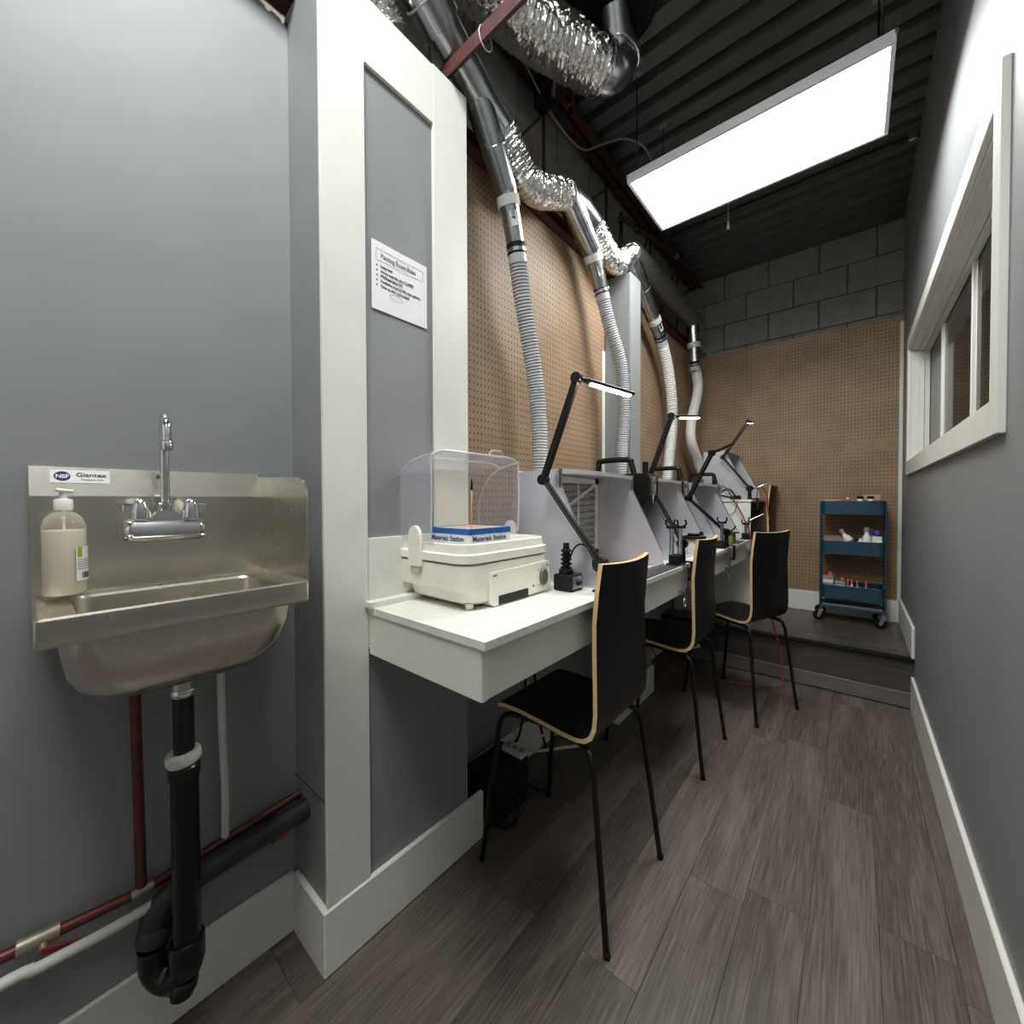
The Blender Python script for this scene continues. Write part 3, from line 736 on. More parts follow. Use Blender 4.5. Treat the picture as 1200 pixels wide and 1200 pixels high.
# ================================================================== CHAIRS
PROF = [(-.178, .522), (-.168, .534), (-.145, .540), (-.08, .541), (0, .535), (.07, .528), (.12, .526), (.148, .532), (.168, .548), (.180, .575), (.186, .615), (.189, .68), (.192, .76), (.197, .86), (.205, .95), (.213, 1.028)]
def chair_shell(i0, i1):
    n = len(PROF); th = 0.0065; W = 0.172; K = 10
    nor = []
    for i in range(n):
        a = Vector(PROF[max(0, i - 1)]); b = Vector(PROF[min(n - 1, i + 1)]); d = (b - a).normalized(); nor.append(Vector((-d.y, d.x)))
    m = MB(); idx = {}; vs = []
    for i in range(i0, i1 + 1):
        x, z = PROF[i]
        back = max(0, min(1, (z - 0.56) / 0.3))
        wloc = W * (1 - 0.03 * back)
        if i == n - 1: wloc -= 0.006
        if i == 0: wloc -= 0.008
        for j in range(K + 1):
            u = -1 + 2 * j / K
            dx_ = -0.020 * back * (u * u) ; dz_ = -0.006 * back * (1 - u * u) if i == n - 1 else 0
            for s_ in (0, 1):
                q = (1 if s_ else -1) * th
                idx[i, j, s_] = len(vs); vs.append((x + dx_ + nor[i].x * q, u * wloc, z + dz_ + nor[i].y * q))
    f0 = []; f1 = []
    for i in range(i0, i1):
        for j in range(K):
            f0 += [(idx[i, j, 0], idx[i + 1, j, 0], idx[i + 1, j + 1, 0], idx[i, j + 1, 0]), (idx[i, j, 1], idx[i, j + 1, 1], idx[i + 1, j + 1, 1], idx[i + 1, j, 1])]
        for j in (0, K): f1.append((idx[i, j, 0], idx[i, j, 1], idx[i + 1, j, 1], idx[i + 1, j, 0]))
    for i in (i0, i1):
        for j in range(K): f1.append((idx[i, j, 0], idx[i, j + 1, 0], idx[i, j + 1, 1], idx[i, j, 1]))
    m.add(vs, f0, True, 0)
    m.f += f1; m.sm += [False] * len(f1); m.mi += [1] * len(f1)
    return m
def make_chair(label):
    t = thing('desk_chair', label, 'chair', (0, 0, 0), 'black plywood chairs along the desks')
    chair_shell(0, 8).build('seat', ['chair_black', 'wood_edge'], t)
    chair_shell(8, len(PROF) - 1).build('backrest', ['chair_black', 'wood_edge'], t)
    for sx in (-1, 1):
        for sy in (-1, 1):
            xt = -0.150 if sx < 0 else 0.150
            pts = [(0.0, sy * 0.135, 0.508), (xt * .55, sy * 0.140, 0.506), (xt * .9, sy * 0.150, 0.504), (xt + sx * 0.012, sy * 0.158, 0.490), (xt + sx * 0.024, sy * 0.165, 0.455), (sx * 0.228, sy * 0.193, 0.0)]
            lg = MB().tube(smooth_path(pts[:5], 4) + [Vector(pts[5])], 0.0088, 10).build('leg', 'leg_black', t)
            MB().lathe([(0.0098, 0), (0.0105, 0.004), (0.0098, 0.016)], (sx * 0.228, sy * 0.193, 0.0), n=10).build('foot_cap', 'rubber_black', lg)
    for x in (-0.06, 0.09): MB().tube([(x, -0.137, 0.508), (x, 0.137, 0.508)], 0.007, 8).build('seat_support', 'leg_black', t)
    return t
c1 = make_chair('black plywood chair with pale edges nearest the viewer at the white desk')
c1.location = (-0.715, 1.152, 0)
for loc, rz, lab in (((-0.715, 2.04, 0), 0.0, 'middle black plywood chair, second from the viewer along the desk'),
                     ((-0.523, 2.722, 0), math.radians(-22), 'black plywood chair turned askew at the far end of the desk, before the step'),
                     ((-0.700, 3.93, 0.29), 0.0, 'black plywood chair on the raised platform, mostly hidden behind the askew chair')):
    c = copy_tree(c1); c.location = loc; c.rotation_euler = (0, 0, rz); c['label'] = lab
ORG = Vector((0, 0, 0))

# ================================================================== SPRAY BOOTHS
def booth(label, y0, y1, z0):
    t = thing('spray_booth', label, 'spray booth', (-0.78, (y0 + y1) / 2, z0), 'aluminium spray booths')
    side = [(-.955, 0), (-.955, .392), (-.772, .396), (-.765, .325), (-.635, .065), (-.630, .002), (-.630, 0)]
    for y in (y0, y1 - 0.003):
        s_ = MB().prism([(x, y, z0 + z) for x, z in side], (0, 0.003, 0)).build('side_panel', 'aluminium', t)
        MB().bar((-0.765, y + .0015, z0 + 0.325), (-0.635, y + .0015, z0 + 0.065), 0.006, 0.004, 0.001).build('edge_hem', 'steel', s_)
        MB().box(-0.777, -0.766, y - 0.002, y + 0.005, z0 + 0.33, z0 + 0.398, 0.001).build('corner_clip', 'steel', s_)
    m = MB(); k = 10; vs = []
    for i in range(k + 1):
        y = y0 + (y1 - y0) * i / k; h = 0.392 + 0.005 * math.sin(math.pi * i / k)
        vs += [(-.955, y, z0 + h), (-.772, y, z0 + h + .004), (-.772, y, z0 + h - .012), (-.955, y, z0 + h - .003), (-.775, y, z0 + h), (-.775, y, z0 + h - .012)]
    fs = []
    for i in range(k):
        b = 6 * i; c = b + 6
        fs += [(b, b + 1, c + 1, c), (b + 1, b + 2, c + 2, c + 1), (b + 3, c + 3, c + 4, b + 4), (b + 4, c + 4, c + 5, b + 5), (b + 2, b + 5, c + 5, c + 2)]
    m.add(vs, fs); m.build('top_panel', 'aluminium', t)
    MB().box(-.958, -.955, y0, y1, z0, z0 + .396).build('back_panel', 'aluminium', t)
    tr = MB().box(-.950, -.632, y0 + .004, y1 - .004, z0 + .0005, z0 + .004).build('floor_tray', 'alu_stained', t)
    MB().box(-.6335, -.6255, y0, y1, z0 + .0005, z0 + .016, .001).build('tray_lip', 'aluminium', tr)
    fb = MB()
    a, b, c, d = y0 + .010, y1 - .010, z0 + .03, z0 + .388; fw = 0.026
    for q in ((a, b, c, c + fw), (a, b, d - fw, d), (a, a + fw, c, d), (b - fw, b, c, d)): fb.box(-.954, -.938, *q, .001)
    fl_ = fb.build('filter_frame', 'filter_card', t)
    n = 10; hz = (d - c - 2 * fw) / n
    for i in range(n):
        z = c + fw + hz * (i + .5)
        MB().tube([(-.949, a + fw, z), (-.949, b - fw, z)], hz * .40, 10, sx=1, sy=1).build('filter_pleat', 'filter_pleat', fl_)
    for y in (a + (b - a) * .32, a + (b - a) * .68): MB().box(-.9385, -.9365, y - .006, y + .006, c + fw, d - fw).build('filter_strap', 'filter_card', fl_)
    MB().bar((-.9355, a + fw, c + .12), (-.9355, b - fw, d - fw), .003, .014, up=X_.cross(Vector((0, 1, .6)))).build('filter_strap', 'filter_card', fl_)
    MB().cyl((-1.005, (y0 + y1) / 2, z0 + .19), (-.958, (y0 + y1) / 2, z0 + .19), .040, n=16).build('outlet_collar', 'galvanised', t)
    return t
booth('large open aluminium spray booth nearest the white dish dryer', 1.175, 1.765, DZ)
booth('aluminium spray booth in the middle of the desk beside the narrow pillar', 1.967, 2.440, DZ)
booth('aluminium spray booth at the far end of the long desk', 2.665, 3.270, DZ)
booth('aluminium spray booth standing on the raised desk in the corner', 3.610, 4.100, 1.204)

# ================================================================== DUCTS AND HOSES
def hose_mesh(path, r, mname, t, name='hose', pitch=0.0125, amp=0.0032, n=16):
    p = resample(smooth_path(path, 10), pitch / 4)
    R = [r + amp * (1, 0.35, -1, 0.35)[i % 4] for i in range(len(p))]
    return MB().tube(p, R, n).build(name, mname, t)
def clamp(t, p, d, r):
    d = Vector(d).normalized(); p = Vector(p); r += .0055
    MB().cyl(p - d * .012, p + d * .006, r, n=18).build('rubber_band', 'rubber_black', t)
    c = MB().cyl(p + d * .007, p + d * .020, r - .001, n=18).build('hose_clamp', 'steel', t)
    MB().cyl(p + d * .014 + Vector((r, -r * .4, 0)), p + d * .014 + Vector((r + .012, -r * .4 - .006, 0)), .004, n=8).build('clamp_screw', 'steel', c)
    MB().cyl(p + d * .021, p + d * .027, r, n=18).build('rubber_band', 'rubber_black', t)
    MB().cyl(p + d * .028, p + d * .060, r - .002, n=18).build('hose_cuff', 'hose_grey', t)
def hose(label, path, r, mname, pitch=0.0125, amp=0.0032):
    t = thing('exhaust_hose', label, 'hose', path[-1], 'exhaust hoses from ducts to booths')
    hose_mesh(path, r, mname, t, pitch=pitch, amp=amp)
    clamp(t, path[0], Vector(path[1]) - Vector(path[0]), r)
    return t
H1 = [(-1.055, 1.285, 2.225), (-1.06, 1.325, 2.065), (-1.065, 1.385, 1.875), (-1.065, 1.432, 1.70), (-1.06, 1.450, 1.52), (-1.06, 1.455, 1.34), (-1.055, 1.46, 1.19), (-1.03, 1.468, 1.115), (-1.008, 1.47, 1.104)]
hose('ribbed grey exhaust hose dropping to the nearest spray booth', H1, 0.034, 'hose_grey')
H2 = [(-1.055, 2.005, 2.34), (-1.03, 2.065, 2.145), (-1.005, 2.145, 1.955), (-.995, 2.165, 1.72), (-1.01, 2.155, 1.415), (-1.04, 2.18, 1.22), (-1.03, 2.188, 1.125), (-1.008, 2.188, 1.104)]
hose('ribbed pale exhaust hose hanging in front of the narrow grey pillar', H2, 0.034, 'hose_grey')
H3 = [(-1.055, 2.885, 2.355), (-1.06, 3.08, 2.13), (-1.065, 3.17, 1.82), (-1.06, 3.05, 1.40), (-1.055, 2.99, 1.2), (-1.03, 2.968, 1.12), (-1.008, 2.967, 1.104)]
hose('ribbed white exhaust hose to the booth at the far desk end', H3, 0.036, 'hose_white', 0.017, 0.0042)
H4 = [(-1.05, 3.66, 2.37), (-1.055, 3.79, 2.18), (-1.06, 3.62, 1.86), (-1.06, 3.62, 1.70), (-1.055, 3.78, 1.56), (-1.03, 3.85, 1.44), (-1.008, 3.855, 1.394)]
t = thing('exhaust_hose', 'smooth white exhaust hose snaking down to the corner booth', 'hose', H4[-1], 'exhaust hoses from ducts to booths')
hose_mesh(H4, 0.040, 'hose_white', t, pitch=0.014, amp=0.001)
clamp(t, H4[0], (0.0, 0.1, -0.3), 0.040)

def band(t, p, d, r, m='tape_white', w=0.012):
    d = Vector(d).normalized(); p = Vector(p)
    return MB().cyl(p - d * w, p + d * w, r, n=20).build('tape_band', m, t)
def wye(label, body, rb, branch, rbr, mname='galvanised', tape=True, num=None, bmat='galvanised'):
    t = thing('duct_wye', label, 'duct', body[0], 'rigid metal duct fittings')
    MB().tube(body, rb, 22).build('duct_body', mname, t)
    b = [Vector(p) for p in branch]
    if num == '1':
        sl = MB().tube([(-.988, .665, 2.778), (-1.012, .86, 2.704)], .0685, 22).build('duct_sleeve', mname, t)
        MB().tube([Vector((-1.003, .79, 2.731)) + c for c in circ((-.024, .195, -.074), .071)], .003, 6, closed=True).build('wire_tie', 'wire_white', sl)
    br = MB().tube(b[:2] + [b[1].lerp(b[2], .02)] + b[2:], [rbr[0], rbr[1], rbr[1] * .94] + rbr[2:], 20).build('branch_duct', bmat, t)
    d = b[2] - b[1]
    if tape: MB().cyl(b[1].lerp(b[2], .1), b[1].lerp(b[2], .28), rbr[1] + .0015, n=20).build('tape_band', 'tape_white', br)
    for k in (.5, ):
        MB().tube([b[0].lerp(b[1], k) + p for p in circ(b[1] - b[0], rbr[0] * (1 - k) + rbr[1] * k + .001)], .0022, 6, closed=True).build('seam_ring', mname, br)
    if num:
        dn = d.normalized(); face = Vector((0.72, -0.62, 0)); face = (face - dn * face.dot(dn)).normalized()
        ux = dn; uy = face.cross(ux)
        c = b[1].lerp(b[2], .52) + face * (rbr[2] + .0012)
        MB().obox(c, ux, uy, face, .026, .014, .0004).build('number_tag', 'label_white', br)
        text('number_text', num, .030, c + face * .001 - ux * .009 + uy * -.011, ux, uy, 'ink', br, 'LEFT')
    return t
def circ(d, r, n=18):
    x, y = frame_of(Vector(d)); return [x * (r * math.cos(2 * math.pi * i / n)) + y * (r * math.sin(2 * math.pi * i / n)) for i in range(n)]
wye('shiny metal duct passing behind the pillar top down to the first hose', [(-0.985, 0.62, 2.795), (-1.0, 0.72, 2.755), (-1.03, 1.08, 2.62), (-1.035, 1.17, 2.60)], [.060, .060, .058, .056], [(-1.03, 1.05, 2.615), (-1.045, 1.215, 2.405), (-1.055, 1.285, 2.225)], [.052, .043, .036], num='1')
wye('shiny metal duct elbow leading to the second hose by the narrow pillar', [(-1.05, 1.64, 2.64), (-1.055, 1.78, 2.655), (-1.055, 1.93, 2.645)], [.060, .062, .05], [(-1.05, 1.66, 2.645), (-1.055, 1.905, 2.50), (-1.055, 2.005, 2.34)], [.060, .047, .038], num='2')
wye('long dull grey duct running to the far corner above the pegboard', [(-1.05, 2.37, 2.70), (-1.055, 2.75, 2.712), (-1.06, 3.68, 2.725)], [.070, .072, .072], [(-1.05, 2.39, 2.67), (-1.055, 2.74, 2.445), (-1.055, 2.885, 2.355)], [.052, .045, .037], 'galvanised_dull', num='3')
t = thing('duct_drop', 'short metal duct drop with white collar above the corner hose', 'duct', (-1.05, 3.66, 2.37), 'rigid metal duct fittings')
MB().tube([(-1.055, 3.62, 2.71), (-1.05, 3.64, 2.56), (-1.05, 3.66, 2.37)], [.055, .047, .042], 18).build('branch_duct', 'galvanised', t)
MB().cyl((-1.05, 3.645, 2.53), (-1.05, 3.65, 2.49), .052, n=18).build('tape_band', 'tape_white', t)

def flex(label, path, r, n=26, pitch=0.018):
    t = thing('foil_duct', label, 'duct', path[0], 'crinkled foil ducts')
    p = resample(smooth_path(path, 10), pitch / 4); T = MB(); R = []
    x = None; rs = []
    rnd = random.Random(len(p))
    for i in range(len(p)):
        d = (p[min(i + 1, len(p) - 1)] - p[max(i - 1, 0)]).normalized()
        if x is None: x, _ = frame_of(d)
        x = (x - d * x.dot(d)).normalized(); y = d.cross(x)
        a = (1, .2, -1, .2)[i % 4] * r * .075
        rs.append([p[i] + (x * math.cos(2 * math.pi * k / n) + y * math.sin(2 * math.pi * k / n)) * (r + a + rnd.uniform(-1, 1) * r * .02) + d * rnd.uniform(-1, 1) * pitch * .12 for k in range(n)])
    T.rings(rs, True, False); o = T.build('foil_tube', 'foil', t)
    for pt, nx in ((p[0], p[1]), (p[-1], p[-2])):
        MB().tube([pt + c for c in circ(nx - pt, r * 1.03)], .003, 6, closed=True).build('wire_tie', 'steel', t)
    return t
flex('crinkled foil duct looping between the first two metal ducts', [(-1.035, 1.165, 2.60), (-1.04, 1.235, 2.565), (-1.04, 1.32, 2.515), (-1.045, 1.43, 2.53), (-1.05, 1.54, 2.585), (-1.05, 1.645, 2.638)], .060)
flex('crinkled foil duct sagging beside the black gas pipe', [(-1.055, 1.925, 2.645), (-1.05, 2.00, 2.60), (-1.045, 2.09, 2.55), (-1.045, 2.20, 2.555), (-1.05, 2.29, 2.64), (-1.05, 2.375, 2.70)], .056)
flex('crinkled foil duct vanishing behind the top of the white framed pillar', [(-0.985, 0.62, 2.795), (-1.03, 0.585, 2.80), (-1.085, 0.62, 2.775), (-1.105, 0.68, 2.72), (-1.105, 0.74, 2.64)], .052)
flex('fat crinkled foil duct hanging below the roof vent', [(-1.03, 0.35, 3.0), (-1.02, 0.70, 2.97), (-0.985, 1.03, 2.99), (-0.955, 1.25, 3.01), (-0.90, 1.47, 3.05), (-0.862, 1.61, 3.075)], .096, 36, .030)
t = thing('roof_vent_elbow', 'shiny metal elbow joining the fat foil duct to the black roof vent', 'duct', (-0.80, 1.55, 3.12))
MB().tube(smooth_path([(-0.868, 1.595, 3.072), (-0.835, 1.665, 3.09), (-0.80, 1.67, 3.135), (-0.785, 1.63, 3.18), (-0.775, 1.59, 3.24)], 5), [.099] * 6 + [.099, .102, .098, .094, .09, .085, .08, .076, .074, .072] + [.07] * 5, 22).build('elbow', 'galvanised', t)
MB().tube([Vector((-0.80, 1.675, 3.13)) + c for c in circ((.3, .1, 1), .092)], .006, 6, closed=True).build('seam_ring', 'galvanised', t)
t = thing('roof_vent', 'black round roof vent in the deck above the elbow', 'vent', (-0.77, 1.55, ZC))
MB().lathe([(.17, 0), (.175, .01), (.165, .09), (.15, .12)], (-.775, 1.57, ZC - .075), n=28).build('vent_box', 'rubber_black', t)
MB().tube([Vector((-.775, 1.57, ZC - .07)) + c for c in circ((0, 0, 1), .178, 28)], .006, 8, closed=True).build('vent_rim', 'leg_black', t)

# ================================================================== STEEL JOIST, PIPES, CABLES UNDER THE ROOF
t = thing('steel_joist', 'dark red open web steel joist along the block wall', 'beam', (-1.175, 2.0, 2.56))
m = MB()
for x0, x1, z0, z1 in ((-1.225, -1.185, 3.235, 3.241), (-1.191, -1.185, 3.241, 3.287), (-1.165, -1.120, 3.235, 3.241), (-1.165, -1.159, 3.241, 3.287)): m.box(x0, x1, YF + 0.02, 4.185, z0, z1)
m.build('top_chord', 'red_steel', t)
m = MB()
for x0, x1, z0, z1 in ((-1.225, -1.185, 2.553, 2.559), (-1.191, -1.185, 2.559, 2.60), (-1.165, -1.125, 2.553, 2.559), (-1.165, -1.159, 2.559, 2.60)): m.box(x0, x1, YF + 0.02, 4.185, z0, z1)
m.box(-1.155, -1.149, 0.972, 4.12, 2.556, 2.606); m.box(-1.149, -1.122, 0.972, 4.12, 2.601, 2.606); m.box(-1.149, -1.130, 0.972, 4.12, 2.556, 2.561)
m.build('bottom_chord', 'red_steel', t)
for y in (0.25, 1.165, 1.645, 2.30, 3.0, 3.6): MB().bar((-1.175, y, 2.57), (-1.175, y, 3.25), .016, .010).build('web_post', 'red_steel', t)
for a, b in ((0.3, 0.75), (1.25, 1.76), (1.72, 2.45), (2.55, 3.05), (3.15, 3.62)): MB().bar((-1.175, a, 2.58), (-1.175, b, 3.24), .012, .012).build('web_diagonal', 'dark_steel', t)
MB().bar((-1.175, 3.65, 2.95), (-1.175, 4.12, 3.24), .012, .012).build('web_diagonal', 'dark_steel', t)
t = thing('cross_angle', 'dark red steel angle bar crossing overhead above the pillar top', 'beam', (-0.4, 0.9, 2.6))
MB().box(-1.05, XR - 0.001, 0.886, 0.891, 2.568, 2.615).build('upright_leg', 'red_steel', t)
MB().box(-1.05, XR - 0.001, 0.891, 0.925, 2.610, 2.615).build('flat_leg', 'red_steel', t)
MB().tube([Vector((-0.86, 0.905, 2.592)) + Vector((0, .028 * math.cos(a), .032 * math.sin(a))) for a in [i * math.pi / 8 for i in range(16)]], .002, 6, closed=True).build('wire_tie', 'wire_white', t)
t = thing('gas_pipe', 'black steel gas pipe rising from the narrow pillar top', 'pipe', (-1.07, 2.30, 2.53))
MB().cyl((-1.07, 2.285, 2.531), (-1.07, 2.285, 2.90), .012, n=12).build('riser_pipe', 'leg_black', t)
MB().lathe([(.015, 0), (.018, .004), (.018, .03), (.015, .034)], (-1.07, 2.285, 2.85), n=12).build('coupling', 'dark_steel', t)
MB().tube([(-1.07, 2.285, 2.88), (-1.07, 2.42, 2.91), (-1.07, 3.25, 3.09), (-1.07, 3.6, 3.16)], .016, 12).build('run_pipe', 'dark_steel', t)
MB().cyl((-1.07, 2.52, 2.925), (-1.07, 2.55, 2.932), .021, n=12).build('coupling', 'dark_steel', t)
MB().cyl((-1.07, 3.22, 3.083), (-1.07, 3.26, 3.092), .022, n=12).build('coupling', 'steel', t)
t = thing('roof_conduit', 'thin dark conduit crossing under the deck behind the LED panel', 'pipe', (-0.4, 3.3, 3.26))
MB().tube([(-1.10, 3.27, 3.262), (XR - 0.001, 3.27, 3.262)], .016, 10).build('conduit', 'dark_steel', t)
MB().box(XR - 0.05, XR - 0.012, 3.25, 3.29, 3.24, 3.288, .004).build('conduit_clamp', 'steel', t)
t = thing('pull_chain_end', 'small pale pull cord end dangling behind the LED panel', 'cord', (-0.62, 2.9, 2.92))
MB().tube([(-0.62, 2.86, ZC), (-0.62, 2.86, 2.95)], .003, 6).build('cord', 'wire_grey', t)
MB().lathe([(.004, 0), (.010, .004), (.007, .03), (.004, .05)], (-0.62, 2.86, 2.905), n=10).build('cord_end', 'plastic_white', t)
t = thing('junction_box', 'black fan motor box with loose wires under the fat foil duct', 'junction box', (-1.15, 1.62, 3.05))
MB().box(-1.18, -1.125, 1.56, 1.635, 3.06, 3.20, .008).build('box', 'plastic_black', t)
MB().box(-1.125, -1.10, 1.545, 1.60, 3.03, 3.11, .006).build('box_cover', 'rubber_black', t)
MB().tube(smooth_path([(-1.12, 1.63, 3.10), (-1.09, 1.70, 3.08), (-1.09, 1.76, 3.13), (-1.10, 1.74, 3.20)], 5), .008, 8).build('black_wire', 'rubber_black', t)
MB().tube(smooth_path([(-1.10, 1.72, 3.13), (-1.08, 1.76, 3.17), (-1.08, 1.75, 3.23)], 5), .006, 8).build('orange_wire', 'wire_red', t)
MB().prism([(-1.098, 1.60, 3.10), (-1.098, 1.625, 3.10), (-1.098, 1.635, 3.16), (-1.098, 1.62, 3.19)], (.003, 0, 0)).build('paper_tag', 'plastic_grey', t)
def cable(label, path, r, m):
    t = thing('cable', label, 'cable', path[0], None)
    MB().tube(smooth_path(path, 6), r, 7).build('cord', m, t); return t
cable('grey cable sagging from the block wall to the LED panel', [(-1.16, 1.60, 3.12), (-1.14, 1.78, 3.07), (-1.13, 1.95, 3.09), (-1.10, 2.10, 3.20), (-1.0, 2.2, 3.24), (-0.90, 2.28, 3.15), (-0.83, 2.33, 2.80)], .005, 'wire_grey')
cable('thin white cable running diagonally down to the black motor box', [(-1.14, 1.05, 3.27), (-1.14, 1.35, 3.19), (-1.135, 1.56, 3.10)], .003, 'wire_grey')
cable('thin white wire curling off the corner duct drop', [(-1.01, 3.66, 2.52), (-0.98, 3.8, 2.48), (-0.93, 4.0, 2.49), (-0.88, 4.12, 2.53)], .003, 'wire_white')

# ================================================================== DISH DRYER ON THE DESK
t = thing('dish_dryer', 'cream countertop dish dryer with clear hood open on the desk', 'dish dryer', (-0.90, 0.885, DZ))
def rr(x0, x1, y0, y1, r, z): return [Vector((x, y, z)) for x, y in rrect(x0, x1, y0, y1, r, 6)]
m = MB()
m.rings([rr(-1.00, -0.768, 0.745, 1.03, .04, .922), rr(-1.02, -0.752, 0.728, 1.048, .045, .932), rr(-1.03, -0.745, 0.722, 1.055, .045, .966), rr(-1.032, -0.744, 0.720, 1.056, .045, .970)])
m.rings([rr(-1.055, -0.742, 0.700, 1.070, .045, .966), rr(-1.057, -0.740, 0.698, 1.072, .05, .972), rr(-1.056, -0.740, 0.698, 1.072, .05, 1.032), rr(-1.05, -0.745, 0.703, 1.067, .048, 1.034)])
bd = m.build('body', 'cream', t)
for x, y in ((-0.775, 0.745), (-0.775, 1.03), (-1.0, 0.745), (-1.0, 1.03)): MB().lathe([(.009, 0), (.011, .003), (.012, .016)], (x, y, DZ), n=12).build('foot', 'cream', t)
m = MB()
m.rings([rr(-1.054, -0.742, 0.700, 1.070, .05, 1.037), rr(-1.06, -0.737, 0.695, 1.075, .052, 1.040), rr(-1.06, -0.737, 0.695, 1.075, .052, 1.060), rr(-1.054, -0.744, 0.702, 1.068, .05, 1.063), rr(-1.052, -0.747, 0.704, 1.066, .05, 1.086), rr(-1.047, -0.752, 0.709, 1.061, .047, 1.088), rr(-1.045, -0.754, 0.711, 1.059, .046, 1.048)], cap=False)
b0 = rr(-1.045, -0.754, 0.711, 1.059, .046, 1.048); m.add(b0, [tuple(range(len(b0)))])
m.build('tray', 'cream', t)
fp = MB().prism([(-.775, y, z) for y, z in ((.785, 1.004), (.79, 1.008), (1.052, 1.012), (1.058, 1.006), (1.060, .932), (1.052, .922), (.80, .916), (.79, .922))], (.0385, 0, 0)).build('control_panel', 'cream', t)
MB().box(-.738, -.7345, .818, .948, .918, .942, .001).build('handle_slot', 'plastic_black', fp)
MB().lathe([(.0175, 0), (.017, .006), (.015, .010), (.001, .0105)], (-.7365, 1.022, .966), (1, 0, 0), n=24, sx=1.0, sy=1.6).build('timer_dial', 'dial_grey', fp)
for i in range(7):
    a = math.radians(90 + i * 45); MB().box(-.7367, -.7362, 1.022 + .0265 * math.cos(a) - .001, 1.022 + .0265 * math.cos(a) + .001, .966 + .033 * math.sin(a) - .0025, .966 + .033 * math.sin(a) + .0025).build('dial_mark', 'dial_grey', fp)
MB().ball((-.7362, 1.045, 1.000), .004, 8).build('indicator_lamp', 'dial_grey', fp)
MB().box(-.7367, -.7362, .796, .812, .9965, 1.0005).build('printed_mark', 'dial_grey', fp)
MB().box(-.7367, -.7362, .970, .979, .941, .947).build('printed_mark', 'dial_grey', fp)
def ear(y0, y1, xc):
    pts = [(xc - .026, y0, 1.020), (xc + .026, y0, 1.020)] + [(xc + .026 * math.cos(a), y0, 1.098 + .034 * math.sin(a)) for a in [i * math.pi / 12 for i in range(13)]]
    e = MB().prism(pts, (0, y1 - y0, 0)).build('hinge_ear', 'cream', t)
    MB().box(xc - .020, xc + .022, y0 + .002, y1 - .002, .998, 1.020, .003).build('ear_tab', 'cream_dark', e)
ear(.686, .696, -.935); ear(1.074, 1.084, -.915)
hp = [(-1.060, 1.088), (-1.072, 1.13), (-1.075, 1.165), (-1.066, 1.215), (-1.045, 1.262), (-1.012, 1.300), (-0.965, 1.326), (-0.915, 1.338), (-0.872, 1.342)]
m = MB()
vs = []; k = 12; ny = len(hp)
def lidy(j): u = -1 + 2 * j / k; return .885 + .186 * u, 1 - .06 * max(0, abs(u) - .8) / .2
for j in range(k + 1):
    y, q = lidy(j)
    for x, z in hp: vs += [(-.90 + (x + .90) * q, y, 1.10 + (z - 1.10) * q)]
fs = [(j * ny + i, (j + 1) * ny + i, (j + 1) * ny + i + 1, j * ny + i + 1) for j in range(k) for i in range(ny - 1)]
vs2 = [(x * .998, .885 + (y - .885) * .99, z - .0018) for x, y, z in vs]
m.add(vs, fs, True); m.add(vs2, fs, True)
for j in (0, k):
    ring_ = [vs[j * ny + i] for i in range(ny)] + [(-.872, lidy(j)[0], 1.09), (-1.0, lidy(j)[0], 1.088)]
    s_ = -.002 if j else .002
    m.prism(ring_, (0, s_, 0))
hd = m.build('clear_hood', 'clear_lid', t)
for j in (0, k): MB().tube([vs[j * ny + i] for i in range(ny)] + [(-.870, lidy(j)[0], 1.22), (-.875, lidy(j)[0], 1.10)], .0028, 7).build('hood_edge', 'clear_edge', hd)
MB().tube([(-.872, lidy(j)[0], 1.10 + (1.342 - 1.10) * lidy(j)[1]) for j in range(k + 1)], .0032, 7).build('hood_edge', 'clear_edge', hd)
MB().tube([(-.955, lidy(j)[0], 1.10 + (1.325 - 1.10) * lidy(j)[1] + .004) for j in range(k + 1)], .0025, 7).build('hood_edge', 'clear_edge', hd)
MB().tube(smooth_path([(-.90, .955, 1.342), (-.895, .960, 1.360), (-.893, .985, 1.363), (-.895, 1.012, 1.360), (-.90, 1.018, 1.342)], 4), .003, 7).build('hood_handle', 'clear_edge', hd)
vg = MB()
for i in range(6):
    for j in range(8): vg.box(-1.0745, -1.071, .80 + j * .022, .806 + j * .022, 1.12 + i * .014, 1.128 + i * .014)
vg.build('hood_vents', 'plastic_white', hd)
t = thing('blue_carton', 'small blue and white carton holding corrugated card in the dryer tray', 'box', (-.885, .855, 1.049))
cx0, cx1, cy0, cy1 = -.968, -.802, .772, .944
m = MB()
for b in ((cx0, cx0 + .002, cy0, cy1), (cx1 - .002, cx1, cy0, cy1), (cx0 + .002, cx1 - .002, cy0, cy0 + .002), (cx0 + .002, cx1 - .002, cy1 - .002, cy1)): m.box(*b, 1.049, 1.121)
cw = m.build('carton_wall', 'label_white', t)
m = MB()
for b in ((cx0 - .0008, cx1 + .0008, cy0 - .0008, cy0), (cx0 - .0008, cx1 + .0008, cy1, cy1 + .0008), (cx0 - .0008, cx0, cy0, cy1), (cx1, cx1 + .0008, cy0, cy1)): m.box(*b, 1.106, 1.1225)
m.build('blue_band', 'box_blue', cw)
MB().box(cx0 + .003, cx1 - .003, cy0 + .003, cy1 - .003, 1.050, 1.116).build('corrugated_card', 'cardboard', t)
text('carton_text', 'Materials Station', .021, (cx0 + .004, cy0 - .0006, 1.0865), X_, Z_, 'box_text', cw, 'LEFT', 1.0, .0004)
text('carton_text', 'Materials Station', .021, (cx1 + .0006, cy0 + .012, 1.0865), Y_, Z_, 'box_text', cw, 'LEFT', 1.0, .0004)
